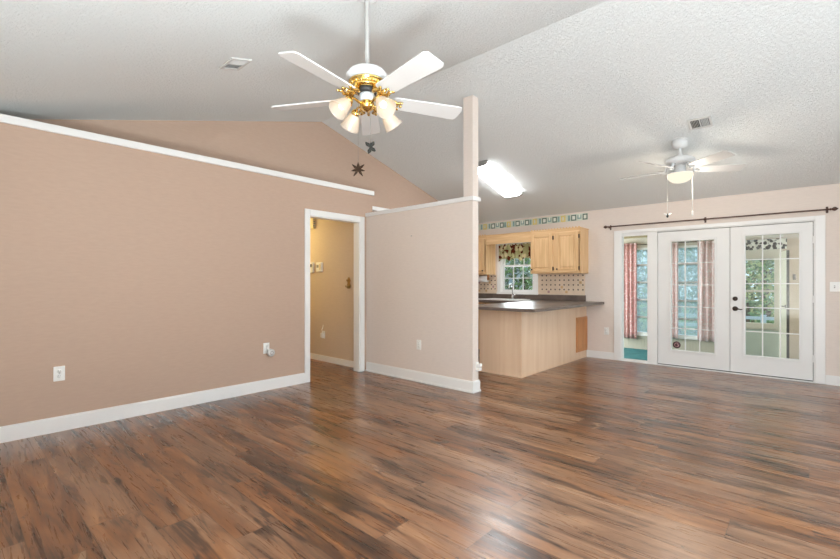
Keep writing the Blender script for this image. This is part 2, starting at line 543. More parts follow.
# ------------------------------------------------------------------ mesh builder
class MB:
    """collects shapes in one bmesh; build() links them as one mesh object"""

    def __init__(self):
        self.bm = bmesh.new()
        self.mats = []

    def mi(self, m):
        if m is None:
            return 0
        if m not in self.mats:
            self.mats.append(m)
        return self.mats.index(m)

    def _paint(self, faces, m, smooth=False):
        i = self.mi(m)
        for f in faces:
            f.material_index = i
            f.smooth = smooth

    def box(self, x0, x1, y0, y1, z0, z1, m=None, bev=0.0, rot=None, at=None):
        t = bmesh.new()
        bmesh.ops.create_cube(t, size=1.0)
        for v in t.verts:
            v.co = Vector(((x0 + x1) / 2 + v.co.x * (x1 - x0), (y0 + y1) / 2 + v.co.y * (y1 - y0), (z0 + z1) / 2 + v.co.z * (z1 - z0)))
        if bev > 0:
            bmesh.ops.bevel(t, geom=t.edges[:], offset=bev, segments=2, profile=0.5, affect='EDGES')
        self._merge(t, m, rot, at)
        return self

    def _merge(self, t, m, rot=None, at=None, smooth=False):
        bmesh.ops.recalc_face_normals(t, faces=t.faces[:])
        mat = Matrix.Identity(4)
        if rot is not None:
            mat = rot.to_4x4()
        if at is not None:
            mat = Matrix.Translation(at) @ mat
        vm = {}
        for v in t.verts:
            vm[v] = self.bm.verts.new(mat @ v.co)
        i = self.mi(m)
        for f in t.faces:
            try:
                nf = self.bm.faces.new([vm[v] for v in f.verts])
            except ValueError:
                continue
            nf.material_index = i
            nf.smooth = smooth
        t.free()

    def lathe(self, prof, m=None, seg=28, rot=None, at=None, smooth=True, ry=1.0):
        """profile of (radius, z) turned about z"""
        t = bmesh.new()
        rings = []
        for r, z in prof:
            if r < 1e-5:
                rings.append([t.verts.new((0, 0, z))])
            else:
                rings.append([t.verts.new((r * math.cos(2 * PI * k / seg), ry * r * math.sin(2 * PI * k / seg), z)) for k in range(seg)])
        for a, b in zip(rings, rings[1:]):
            for k in range(seg):
                k2 = (k + 1) % seg
                if len(a) == 1 and len(b) == 1:
                    continue
                if len(a) == 1:
                    t.faces.new((a[0], b[k2], b[k]))
                elif len(b) == 1:
                    t.faces.new((a[k], a[k2], b[0]))
                else:
                    t.faces.new((a[k], a[k2], b[k2], b[k]))
        self._merge(t, m, rot, at, smooth)
        return self

    def cyl(self, p, q, r, m=None, seg=16, r2=None):
        p, q = Vector(p), Vector(q)
        d = q - p
        r2 = r if r2 is None else r2
        rot = Vector((0, 0, 1)).rotation_difference(d.normalized()).to_matrix()
        self.lathe([(0, 0), (r, 0)], m, seg, rot, p, False)
        self.lathe([(r, 0), (r2, d.length)], m, seg, rot, p, True)
        self.lathe([(r2, d.length), (0, d.length)], m, seg, rot, p, False)
        return self

    def tube(self, pts, r, m=None, seg=10):
        pts = [Vector(p) for p in pts]
        t = bmesh.new()
        rings = []
        up = Vector((0, 0, 1))
        n = len(pts)
        rr = r if isinstance(r, (list, tuple)) else [r] * n
        for i, p in enumerate(pts):
            d = (pts[min(i + 1, n - 1)] - pts[max(i - 1, 0)]).normalized()
            a = d.cross(up)
            if a.length < 1e-3:
                a = d.cross(Vector((1, 0, 0)))
            a.normalize()
            b = d.cross(a).normalized()
            rings.append([t.verts.new(p + (a * math.cos(2 * PI * k / seg) + b * math.sin(2 * PI * k / seg)) * rr[i]) for k in range(seg)])
        for a, b in zip(rings, rings[1:]):
            for k in range(seg):
                t.faces.new((a[k], a[(k + 1) % seg], b[(k + 1) % seg], b[k]))
        t.faces.new(rings[0])
        t.faces.new(rings[-1][::-1])
        self._merge(t, m, None, None, True)
        return self

    def ball(self, c, r, m=None, sz=(1, 1, 1), seg=16):
        t = bmesh.new()
        bmesh.ops.create_uvsphere(t, u_segments=seg, v_segments=max(6, seg // 2), radius=r)
        for v in t.verts:
            v.co = Vector((v.co.x * sz[0], v.co.y * sz[1], v.co.z * sz[2]))
        self._merge(t, m, None, c, True)
        return self

    def prism(self, poly, z0, z1, m=None, rot=None, at=None, bev=0.0):
        """polygon in local xy, pulled from z0 to z1"""
        t = bmesh.new()
        a = [t.verts.new((x, y, z0)) for x, y in poly]
        b = [t.verts.new((x, y, z1)) for x, y in poly]
        n = len(poly)
        t.faces.new(a[::-1])
        t.faces.new(b)
        for k in range(n):
            t.faces.new((a[k], a[(k + 1) % n], b[(k + 1) % n], b[k]))
        if bev > 0:
            bmesh.ops.bevel(t, geom=t.edges[:], offset=bev, segments=2, profile=0.5, affect='EDGES')
        self._merge(t, m, rot, at)
        return self

    def quad(self, ps, m=None):
        f = self.bm.faces.new([self.bm.verts.new(p) for p in ps])
        f.material_index = self.mi(m)
        return self

    def build(self, name, m=None, parent=None, **props):
        me = bpy.data.meshes.new(name)
        if m is not None and not self.mats:
            self.mats = [m]
        self.bm.to_mesh(me)
        self.bm.free()
        for mm in self.mats:
            me.materials.append(mm)
        o = bpy.data.objects.new(name, me)
        COL.objects.link(o)
        if parent is not None:
            o.parent = parent
        for k, v in props.items():
            o[k] = v
        return o


RX90 = Matrix.Rotation(PI / 2, 3, 'X')


def thing(name, label, cat, loc=(0, 0, 0), rot=(0, 0, 0), group=None, kind=None):
    o = bpy.data.objects.new(name, None)
    COL.objects.link(o)
    o.location = loc
    o.rotation_euler = rot
    o.empty_display_size = 0.1
    tag(o, label, cat, group, kind)
    return o


def tag(o, label, cat, group=None, kind=None):
    o['label'] = label
    o['category'] = cat
    if group:
        o['group'] = group
    if kind:
        o['kind'] = kind
    return o


def struct(o, label=None):
    o['kind'] = 'structure'
    if label:
        o['label'] = label
    return o


# ------------------------------------------------------------------ dimensions (metres)
XL = -4.727      # face of the left wall
XLB = -4.847     # its back
XG = -5.20       # gable wall above the hall
YH = 4.067       # face of the half wall
YHB = 4.182
XHE = -2.875     # free end of the half wall
YB = 7.345       # face of the back wall
YBB = 7.465
XR = 2.0         # right wall, out of frame
YN = -0.55       # near wall, behind the camera
YR, ZR = 3.64, 3.562
SN, SF = 0.268, 0.2945
HX0 = -7.4       # end of the hall
YS = 10.26       # far wall of the sunroom
ZS = -0.20       # sunroom floor


def zc(y):
    return ZR - (SN * (YR - y) if y < YR else SF * (y - YR))


# ------------------------------------------------------------------ the shell
b = MB()
b.box(HX0 - 0.1, XR + 0.1, YN - 0.1, 7.40, -0.12, 0.0)
struct(b.build('floor', M_FLOOR), 'wavy brown wood plank floor of the living room, hall and kitchen')

b = MB()
for y0, y1 in ((YN - 0.12, YR), (YR, YBB)):
    x0, x1 = XG - 0.12, XR + 0.12
    z0, z1 = zc(y0), zc(y1)
    t = bmesh.new()
    vs = [t.verts.new(p) for p in ((x0, y0, z0), (x1, y0, z0), (x1, y1, z1), (x0, y1, z1), (x0, y0, z0 + .1), (x1, y0, z0 + .1), (x1, y1, z1 + .1), (x0, y1, z1 + .1))]
    for q in ((3, 2, 1, 0), (4, 5, 6, 7), (0, 1, 5, 4), (1, 2, 6, 5), (2, 3, 7, 6), (3, 0, 4, 7)):
        t.faces.new([vs[i] for i in q])
    b._merge(t, M_CEIL)
struct(b.build('ceiling', M_CEIL), 'white textured vaulted ceiling')

# left wall with the hall doorway
DY0, DY1, DZ = 3.118, 3.950, 2.12
b = MB()
b.box(XLB, XL, YN, DY0, 0, 2.52)
b.box(XLB, XL, DY1, 4.185, 0, 2.52)
b.box(XLB, XL, DY0, DY1, DZ, 2.52)
struct(b.build('wall_left', M_WALL), 'long rose tan wall on the left that stops short of the ceiling')
b = MB()
b.box(XLB - 0.012, XL + 0.022, YN, 4.205, 2.52, 2.585, None, 0.006)
struct(b.build('trim_1', M_TRIM), 'white cap rail along the top of the left wall')
# ledge behind it: the hall's ceiling
b = MB()
b.box(XG - 0.05, XLB - 0.013, YN, 4.185, 2.40, 2.46)
b.box(HX0, XG - 0.05, 2.9, 4.185, 2.40, 2.46)
struct(b.build('ceiling_hall', M_TRIM))
b = MB()
b.box(XG, XG + 0.10, 4.186, 7.3, 2.395, 2.46, None, 0.004)
struct(b.build('trim_2', M_TRIM), 'white shelf edge on the gable wall behind the half wall')
# gable wall
b = MB()
prof = [(YN, 2.461), (4.186, 2.461), (4.186, 0.0), (YBB, 0.0), (YBB, zc(YBB)), (YR, ZR), (YN, zc(YN))]
rot = Matrix(((0, 0, 1), (1, 0, 0), (0, 1, 0)))
b.prism(prof, XG - 0.12, XG, None, rot)
struct(b.build('wall_gable', M_WALL), 'rose tan gable wall rising to the ridge behind the left wall')
# hall walls
b = MB()
b.box(HX0, XLB, 4.095, 4.184, 0, 2.40)
struct(b.build('wall_hall', M_HALL), 'tan hall wall seen through the doorway')
b = MB()
b.box(HX0, XLB, 2.80, 2.90, 0, 2.40)
struct(b.build('wall_hall_near', M_HALL))
b = MB()
b.box(HX0 - 0.1, HX0, 2.80, 4.184, 0, 2.46)
struct(b.build('wall_hall_end', M_HALL))
# half wall and its post
b = MB()
b.box(XL + 0.0005, XHE, YH, YHB, 0, 2.20)
struct(b.build('wall_partition', M_PALE), 'pale rose half wall between living room and kitchen')
b = MB()
b.box(XL + 0.0005, XHE + 0.022, YH - 0.022, YHB + 0.02, 2.20, 2.25, None, 0.006)
struct(b.build('trim_3', M_TRIM), 'white cap rail on top of the half wall')
b = MB()
b.box(XHE - 0.13, XHE, YH, YHB, 2.25, zc(YHB) + 0.005)
struct(b.build('wall_post', M_PALE), 'pale post rising from the free end of the half wall to the ceiling')
# back wall: kitchen window opening, french door opening
KX0, KX1, KZ0, KZ1 = -4.52, -3.80, 1.075, 1.99
FX0, FX1, FZ = -2.28, 0.035, 2.052
zb = zc(YB) + 0.004
b = MB()
b.box(XG, KX0, YB, YBB, 0, zb)
b.box(KX0, KX1, YB, YBB, 0, KZ0)
b.box(KX0, KX1, YB, YBB, KZ1, zb)
b.box(KX1, FX0, YB, YBB, 0, zb)
b.box(FX0, FX1, YB, YBB, FZ, zb)
b.box(FX1, XR + 0.12, YB, YBB, 0, zb)
struct(b.build('wall_back', M_PALE), 'pale rose back wall around the french doors')
# walls out of frame, each with an added opening for the fill lamps
b = MB()
prof = [(YN - 0.12, 0), (YB, 0), (YB, zc(YB)), (YR, ZR), (YN - 0.12, zc(YN - 0.12))]
t0, t1 = 1.35, 5.05
b.box(XR, XR + 0.12, YN - 0.12, t0, 0, 2.35)
b.box(XR, XR + 0.12, t1, YB, 0, 2.35)
b.box(XR, XR + 0.12, t0, t1, 0, 0.38)
b.box(XR, XR + 0.12, t0, t1, 2.32, 2.35)
b.prism([(YN - 0.12, 2.35), (YB, 2.35), (YB, zc(YB)), (YR, ZR), (YN - 0.12, zc(YN - 0.12))], XR, XR + 0.12, None, rot)
struct(b.build('wall_right', M_PALE))
b = MB()
b.box(XL, -0.02, YN - 0.12, YN, 0, zc(YN))
b.box(1.92, XR, YN - 0.12, YN, 0, zc(YN))
b.box(-0.02, 1.92, YN - 0.12, YN, 0, 0.38)
b.box(-0.02, 1.92, YN - 0.12, YN, 2.32, zc(YN))
struct(b.build('wall_near', M_PALE))


# baseboards
def baseboard(name, segs, h=0.126):
    b = MB()
    for x0, x1, y0, y1 in segs:
        b.box(x0, x1, y0, y1, 0, h - 0.012)
        # stepped top
        cx0, cx1, cy0, cy1 = x0, x1, y0, y1
        if abs(x1 - x0) < abs(y1 - y0):
            cx1 = x1 - 0.006
        b.box(cx0, cx1, cy0, cy1, h - 0.012, h)
    return struct(b.build(name, M_TRIM))


baseboard('baseboard_left', [(XL, XL + 0.018, YN, 3.05)])
b = MB()
b.box(XL + 0.018, XHE + 0.018, YH - 0.018, YH, 0, 0.115)
b.box(XL + 0.018, XHE + 0.012, YH - 0.012, YH, 0.115, 0.128)
b.box(XHE, XHE + 0.018, YH, YHB + 0.012, 0, 0.115)
b.box(XHE, XHE + 0.012, YH, YHB + 0.008, 0.115, 0.128)
b.box(XL + 0.018, XHE + 0.03, YH - 0.03, YH - 0.018, 0, 0.02)
b.box(XHE + 0.018, XHE + 0.03, YH - 0.018, YHB + 0.012, 0, 0.02)
struct(b.build('baseboard_partition', M_TRIM))
b = MB()
b.box(-2.83, -2.386, YB - 0.016, YB, 0, 0.115)
b.box(0.128, XR, YB - 0.016, YB, 0, 0.115)
struct(b.build('baseboard_back', M_TRIM))
b = MB()
b.box(HX0, XLB, 4.079, 4.095, 0, 0.09)
struct(b.build('baseboard_hall', M_TRIM))

# ------------------------------------------------------------------ hall doorway casing
b = MB()
for s0, s1 in ((3.048, DY0 + 0.004), (DY1 - 0.004, 4.022)):
    b.box(XL, XL + 0.018, s0, s1, 0, 2.19, None, 0.004)
b.box(XL, XL + 0.0175, DY0 + 0.0041, DY1 - 0.0041, DZ - 0.004, 2.19, None, 0.004)
b.box(XLB, XL, DY0, DY0 + 0.016, 0, DZ)
b.box(XLB, XL, DY1 - 0.016, DY1, 0, DZ)
b.box(XLB, XL, DY0 + 0.016, DY1 - 0.016, DZ - 0.016, DZ)
struct(b.build('door_1', M_TRIM), 'white cased doorway without a door leading to the hall')

# ------------------------------------------------------------------ french doors and sidelight
b = MB()
yf = YB - 0.02
b.box(-2.384, FX0 + 0.005, yf, YB, 0, 2.095, None, 0.004)
b.box(FX1 - 0.005, 0.126, yf, YB, 0, 2.095, None, 0.004)
b.box(FX0 + 0.005, FX1 - 0.005, yf, YB, FZ - 0.006, 2.095, None, 0.004)
b.box(FX0, FX0 + 0.008, YB, YBB, 0.012, FZ)
b.box(FX1 - 0.018, FX1, YB, YBB, 0.012, FZ)
b.box(FX0 + 0.008, FX1 - 0.018, YB, YBB, FZ - 0.018, FZ)
b.box(-1.883, -1.752, YB - 0.006, YBB, 0.012, FZ - 0.018, None, 0.004)
b.mats = [M_TRIM]
b.box(-1.751, FX1 - 0.019, YB + 0.072, YB + 0.09, FZ - 0.05, FZ - 0.0185, M_SLOT)  # dark strips behind the leaf gaps, standing in for the shade there
b.box(FX1 - 0.05, FX1 - 0.0185, YB + 0.072, YB + 0.09, 0.013, FZ - 0.05, M_SLOT)
b.box(-1.7515, -1.72, YB + 0.072, YB + 0.09, 0.013, FZ - 0.05, M_SLOT)
struct(b.build('trim_4'), 'white casing around the french doors and sidelight')
b = MB()
b.box(FX0, FX1, YB - 0.02, YBB + 0.02, 0.0005, 0.012, M_TRIM)
b.box(-1.750, FX1 - 0.02, YB + 0.012, YB + 0.03, 0.012, 0.022, M_SLOT)
struct(b.build('trim_5'), 'threshold under the french doors')


def french(name, x0, x1, gx0, gx1, gz0, gz1, label):
    y0, y1 = YB + 0.016, YB + 0.060
    b = MB()
    zt = FZ - 0.026
    b.box(x0, gx0, y0, y1, 0.024, zt)
    b.box(gx1, x1, y0, y1, 0.024, zt)
    b.box(gx0, gx1, y0, y1, 0.024, gz0)
    b.box(gx0, gx1, y0, y1, gz1, zt)
    d = struct(b.build(name, M_DOOR), label)
    b = MB()
    t = 0.028
    for yy0, yy1 in ((y0 - 0.012, y0), (y1, y1 + 0.012)):
        b.box(gx0 - t, gx0, yy0, yy1, gz0 - t, gz1 + t, None, 0.004)
        b.box(gx1, gx1 + t, yy0, yy1, gz0 - t, gz1 + t, None, 0.004)
        b.box(gx0, gx1, yy0, yy1, gz0 - t, gz0, None, 0.004)
        b.box(gx0, gx1, yy0, yy1, gz1, gz1 + t, None, 0.004)
    b.build('lite_frame', M_DOOR, d)
    b = MB()
    for k in (1, 2):
        xm = gx0 + (gx1 - gx0) * k / 3
        b.box(xm - 0.0065, xm + 0.0065, y0 + 0.004, y0 + 0.03, gz0, gz1)
    for k in range(1, 5):
        zm = gz0 + (gz1 - gz0) * k / 5
        b.box(gx0, gx1, y0 + 0.005, y0 + 0.029, zm - 0.0065, zm + 0.0065)
    b.build('muntins', M_DOOR, d)
    b = MB()
    b.box(gx0, gx1, y0 + 0.014, y0 + 0.018, gz0, gz1)
    b.build('glass_pane', M_GLASS, d)
    return d


d2 = french('door_2', -1.745, -0.847, -1.567, -1.025, 0.252, 1.872, 'white french door leaf on the left, round dark sticker low on its glass')
d3 = french('door_3', -0.841, FX1 - 0.024, -0.672, -0.120, 0.270, 1.895, 'white french door leaf on the right, with dark lever handle')
b = MB()
b.box(-0.864, -0.826, YB + 0.0605, YB + 0.070, 0.024, FZ - 0.026, None, 0.003)
b.build('gap_shade_strip', M_SLOT, d2)  # dark strip behind the centre gap, put there as its shade
b = MB()
for zz in (0.3, 1.05, 1.8):
    b.cyl((FX1 - 0.020, YB + 0.010, zz - 0.045), (FX1 - 0.020, YB + 0.010, zz + 0.045), 0.006)
b.build('hinge', M_DOOR, d3)
yk = YB + 0.016
b = MB()
b.lathe([(0, 0), (0.030, 0), (0.030, 0.006), (0.024, 0.012), (0.018, 0.02), (0, 0.022)], None, 24, RX90, (-0.785, yk, 1.036))
b.box(-0.790, -0.780, yk - 0.034, yk - 0.018, 1.019, 1.053, None, 0.003)
b.build('deadbolt', M_BRONZE, d3, label='dark bronze deadbolt')
b = MB()
b.lathe([(0, 0), (0.033, 0), (0.033, 0.006), (0.026, 0.014), (0.013, 0.02), (0.012, 0.05), (0, 0.05)], None, 24, RX90, (-0.785, yk, 0.898))
b.tube([(-0.785, yk - 0.045, 0.898), (-0.755, yk - 0.048, 0.900), (-0.735, yk - 0.046, 0.894), (-0.715, yk - 0.044, 0.890), (-0.700, yk - 0.046, 0.896)], [0.010, 0.010, 0.008, 0.008, 0.006])
b.build('lever_handle', M_BRONZE, d3, label='dark bronze lever handle')

# sidelight
b = MB()
sx0, sx1 = FX0 + 0.008, -1.884
b.box(sx0, sx0 + 0.010, YB + 0.006, YB + 0.03, 0.012, FZ - 0.018)
b.box(sx1 - 0.010, sx1, YB + 0.006, YB + 0.03, 0.012, FZ - 0.018)
b.box(sx0 + 0.010, sx1 - 0.010, YB + 0.006, YB + 0.03, 0.012, 0.04)
b.box(sx0 + 0.010, sx1 - 0.010, YB + 0.006, YB + 0.03, FZ - 0.055, FZ - 0.018)
wi = struct(b.build('window_1', M_TRIM), 'tall narrow sidelight left of the french doors')
b = MB()
b.box(sx0 + 0.010, sx1 - 0.010, YB + 0.016, YB + 0.020, 0.04, FZ - 0.055)
b.build('glass_pane', M_GLASS, wi)

# round sticker on the left leaf's glass
stk = thing('sticker', 'round dark maroon sticker with a pale ring low on the left french door glass', 'sticker', (-1.497, YB + 0.029, 0.327))
b = MB()
b.lathe([(0, 0), (0.052, 0), (0.052, 0.001), (0, 0.001)], None, 32, RX90)
b.build('disc', M_STICK, stk)
b = MB()
prof = [(0.024, 0.0011), (0.031, 0.0011), (0.031, 0.0017), (0.024, 0.0017), (0.024, 0.0011)]
t = bmesh.new()
seg, gap = 30, 4
rings = []
for k in range(gap, seg + 1 - 0):
    a = 2 * PI * k / seg
    rings.append([t.verts.new((r * math.cos(a), -z, r * math.sin(a))) for r, z in prof[:4]])
for p, q in zip(rings, rings[1:]):
    for i in range(4):
        t.faces.new((p[i], p[(i + 1) % 4], q[(i + 1) % 4], q[i]))
b._merge(t, None)
b.box(0.004, 0.031, -0.0017, -0.0011, -0.004, 0.003)
b.build('emblem', M_STICKMARK, stk, label='pale ring with a short bar')

# curtain rod over the doors
rod = thing('curtain_rod', 'long dark bronze curtain rod with finials above the french doors', 'curtain rod', (-1.13, YB, 2.163))
yr = -0.075
b = MB()
b.cyl((-1.33, yr, 0.004), (1.30, yr, -0.008), 0.0095)
b.build('rod', M_RODBRONZE, rod)
for sx in (-1, 1):
    zz = 0.004 if sx < 0 else -0.008
    xe = -1.33 if sx < 0 else 1.30
    b = MB()
    b.lathe([(0, -0.005), (0.014, -0.005), (0.014, 0.004), (0.008, 0.010), (0.017, 0.018), (0.025, 0.032), (0.025, 0.042), (0.016, 0.056), (0.009, 0.060), (0.011, 0.066), (0, 0.070)],
            None, 20, Matrix.Rotation(sx * PI / 2, 3, 'Y'), (xe, yr, zz))
    b.build('finial', M_RODBRONZE, rod)
for x in (-1.31, 0.0, 1.27):
    b = MB()
    b.box(x - 0.012, x + 0.012, -0.006, 0, -0.045, 0.035, None, 0.003)
    b.tube([(x, -0.004, -0.012), (x, -0.05, -0.016), (x, yr, -0.014)], 0.006)
    b.lathe([(0.011, -0.008), (0.015, -0.008), (0.015, 0.008), (0.011, 0.008)], None, 16, Matrix.Rotation(PI / 2, 3, 'Y'), (x, yr, -0.003))
    b.build('bracket', M_RODBRONZE, rod)

# ------------------------------------------------------------------ wall plates
ROT_Y = {'-y': 0.0, '+x': PI / 2}     # plate faces -Y (on back/half walls) or +X (left wall)


def outlet(loc, face, label, name='wall_outlet'):
    o = thing(name, label, 'outlet', loc, (0, 0, ROT_Y[face]), 'duplex wall outlets')
    b = MB()
    b.box(-0.038, 0.038, -0.007, 0, -0.062, 0.062, None, 0.003)
    b.build('cover_plate', M_PLASTIC, o)
    for s in (-1, 1):
        b = MB()
        b.lathe([(0, 0.007), (0.0165, 0.007), (0.0165, 0.0095), (0, 0.0095)], M_PLASTIC, 20, RX90, (0, 0, s * 0.021))
        for xs in (-0.006, 0.006):
            b.box(xs - 0.0014, xs + 0.0014, -0.0102, -0.0094, s * 0.021 - 0.001, s * 0.021 + 0.009, M_GREYSLOT)
        b.cyl((0, -0.0102, s * 0.021 - 0.008), (0, -0.0094, s * 0.021 - 0.008), 0.0022, M_GREYSLOT, 10)
        b.build('receptacle', None, o)
    b = MB()
    b.cyl((0, -0.0085, 0), (0, -0.007, 0), 0.003, None, 10)
    b.build('screw', M_GREYSLOT, o)
    return o


outlet((XL, 0.658, 0.488), '+x', 'white duplex outlet low on the left wall, the one nearest the camera, nothing plugged in')
outlet((XL, 2.535, 0.492), '+x', 'white duplex outlet on the left wall near the hall doorway, air freshener in it')
outlet((-3.705, YH, 0.468), '-y', 'white duplex outlet low on the pale half wall')
outlet((-2.508, YB, 0.460), '-y', 'white duplex outlet on the back wall under the counter overhang')

fr = thing('plug_in_air_freshener', 'round grey white plug-in air freshener in the left wall outlet by the doorway', 'air freshener', (XL + 0.0102, 2.565, 0.462), (0, 0, PI / 2))
b = MB()
b.box(-0.018, 0.018, -0.022, -0.0005, -0.02, 0.02, None, 0.004)
b.build('plug', M_PLASTIC, fr)
b = MB()
b.lathe([(0, 0.022), (0.036, 0.022), (0.043, 0.030), (0.043, 0.048), (0.034, 0.058), (0, 0.060)], None, 24, RX90, (0.005, 0, -0.022))
b.build('housing', plain('freshener_shell', (0.62, 0.62, 0.60), 0.4), fr)
b = MB()
for k in range(6):
    a = 2 * PI * k / 6
    b.cyl((0.005 + 0.018 * math.cos(a), -0.0615, -0.022 + 0.018 * math.sin(a)), (0.005 + 0.018 * math.cos(a), -0.058, -0.022 + 0.018 * math.sin(a)), 0.006, None, 10)
b.build('vent_holes', M_GREYSLOT, fr)

sw = thing('light_switch', 'white double switch plate on the back wall right of the french doors', 'light switch', (0.238, YB, 1.208))
b = MB()
b.box(-0.072, 0.072, -0.007, 0, -0.060, 0.060, None, 0.003)
b.build('cover_plate', M_PLASTIC, sw)
for s in (-1, 1):
    b = MB()
    b.box(s * 0.030 - 0.006, s * 0.030 + 0.006, -0.009, -0.007, -0.016, 0.016, M_GREYSLOT)
    b.box(s * 0.030 - 0.004, s * 0.030 + 0.004, -0.020, -0.009, -0.002, 0.010, M_PLASTIC, 0.001)
    b.build('toggle', None, sw)

nl = thing('nail', 'small dark nail high on the pale half wall', 'nail', (-3.827, YH, 1.861))
b = MB()
b.cyl((0, -0.012, 0), (0, 0, 0), 0.003, None, 8)
b.build('shank', M_GREYSLOT, nl)
b = MB()
b.cyl((0, -0.015, 0), (0, -0.012, 0), 0.007, None, 10)
b.build('head', M_GREYSLOT, nl)

pb = thing('plug_adapter', 'small white plug block on the end of the half wall near the floor', 'plug', (XHE, 4.150, 0.285), (0, 0, PI / 2))
b = MB()
b.box(-0.026, 0.026, -0.014, 0, -0.055, 0.055, None, 0.003)
b.build('base_plate', M_PLASTIC, pb)
b = MB()
b.box(-0.022, 0.022, -0.062, -0.014, 0.004, 0.040, None, 0.004)
b.box(-0.022, 0.022, -0.055, -0.014, -0.042, -0.004, None, 0.004)
b.build('plug_body', M_PLASTIC, pb)

# ------------------------------------------------------------------ hall wall fittings
ch = thing('door_chime', 'cream door chime box high on the hall wall', 'door chime', (-6.11, 4.095, 2.27))
b = MB()
b.box(-0.085, 0.085, -0.05, 0, -0.125, 0.125, None, 0.006)
b.build('cover', M_CHIME, ch)
b = MB()
for k in range(6):
    b.box(0.0855 - 0.001, 0.088, -0.042, -0.008, -0.09 + k * 0.034, -0.074 + k * 0.034)
b.build('side_grille', M_GREYSLOT, ch)

th = thing('thermostat', 'cream thermostat on the hall wall, left one of the pair', 'thermostat', (-6.12, 4.095, 1.508))
b = MB()
b.box(-0.065, 0.065, -0.035, 0, -0.085, 0.085, None, 0.006)
b.build('housing', M_PLASTIC, th)
b = MB()
b.box(-0.04, 0.04, -0.037, -0.0345, 0.005, 0.055)
b.build('display', M_SLOT, th, label='dark display')
th = thing('thermostat', 'smaller cream thermostat on the hall wall, right one of the pair', 'thermostat', (-5.895, 4.095, 1.51))
b = MB()
b.box(-0.075, 0.075, -0.03, 0, -0.075, 0.075, None, 0.006)
b.build('housing', M_PLASTIC, th)
b = MB()
b.box(-0.055, 0.0, -0.032, -0.0295, -0.01, 0.035)
b.build('display', M_GREYSLOT, th, label='grey display')
b = MB()
b.box(0.02, 0.05, -0.034, -0.0295, -0.045, 0.045, None, 0.003)
b.build('lever', M_CHIME, th)

hk = thing('decorative_wall_hook', 'ornate antique brass key hook plate on the hall wall', 'wall hook', (-5.155, 4.095, 1.253))
b = MB()
b.prism([(-0.03, -0.085), (0.03, -0.085), (0.045, -0.04), (0.022, 0.0), (0.04, 0.035), (0.015, 0.085), (-0.015, 0.085), (-0.04, 0.035), (-0.022, 0), (-0.045, -0.04)],
        0, 0.008, None, RX90, (0, 0, 0), 0.002)
b.build('back_plate', M_ANTIQUE, hk)
for x, z in ((-0.022, -0.05), (0.022, -0.05), (0, 0.04)):
    b = MB()
    b.tube([(x, -0.007, z), (x, -0.025, z - 0.012), (x, -0.04, z - 0.008), (x, -0.045, z + 0.012)], [0.006, 0.006, 0.006, 0.009], None, 8)
    b.build('hook', M_ANTIQUE, hk)

nlp = thing('hall_outlet', 'white outlet with a hanging cord low on the hall wall', 'outlet', (-5.80, 4.095, 0.425))
b = MB()
b.box(-0.04, 0.04, -0.007, 0, -0.06, 0.06, None, 0.003)
b.build('cover_plate', M_PLASTIC, nlp)
b = MB()
b.box(-0.028, 0.028, -0.045, -0.007, -0.045, 0.03, None, 0.005)
b.build('plug', M_PLASTIC, nlp)
b = MB()
b.tube([(0, -0.03, 0.03), (-0.006, -0.03, 0.08), (0.01, -0.022, 0.12), (0.0, -0.008, 0.155)], 0.005, None, 8)
b.build('cord', M_PLASTIC, nlp)

# ------------------------------------------------------------------ ceiling vents and fluorescent fixture
def vent(name, loc, slope_rx, wx, wy, label, louvre):
    o = thing(name, label, 'vent', loc, (slope_rx, 0, 0), 'ceiling registers')
    fb = 0.024
    b = MB()
    b.box(-wx / 2, wx / 2, -wy / 2, -wy / 2 + fb, -0.012, 0, None, 0.003)
    b.box(-wx / 2, wx / 2, wy / 2 - fb, wy / 2, -0.012, 0, None, 0.003)
    b.box(-wx / 2, -wx / 2 + fb, -wy / 2 + fb, wy / 2 - fb, -0.012, 0, None, 0.003)
    b.box(wx / 2 - fb, wx / 2, -wy / 2 + fb, wy / 2 - fb, -0.012, 0, None, 0.003)
    b.box(-0.006, 0.006, -wy / 2 + fb, wy / 2 - fb, -0.011, -0.001)
    b.build('frame', M_VENT, o)
    b = MB()
    b.box(-wx / 2 + fb, wx / 2 - fb, -wy / 2 + fb, wy / 2 - fb, -0.002, -0.0005)
    b.build('duct_opening', M_SLOT, o, label='dark opening behind the louvres')
    n = 5
    for half in (-1, 1):
        for k in range(n):
            x0 = half * (0.012 + (wx / 2 - fb - 0.016) * (k + 0.5) / n)
            b = MB()
            tilt = Matrix.Rotation(-half * louvre, 3, 'Y')
            b.box(-0.0065, 0.0065, -wy / 2 + fb, wy / 2 - fb, -0.0007, 0.0007, None, 0, tilt, Vector((x0, 0, -0.009)))
            b.build('louvre', M_VENT, o)
    return o


aN = math.atan(SN)
aF = -math.atan(SF)
vent('ceiling_vent', (-3.40, 1.56, zc(1.56)), aN, 0.235, 0.165, 'white ceiling register left of the brass fan', 0.47)
vent('ceiling_vent', (-0.90, 5.54, zc(5.54)), aF, 0.215, 0.195, 'white ceiling register behind the smaller white fan', 0.95)

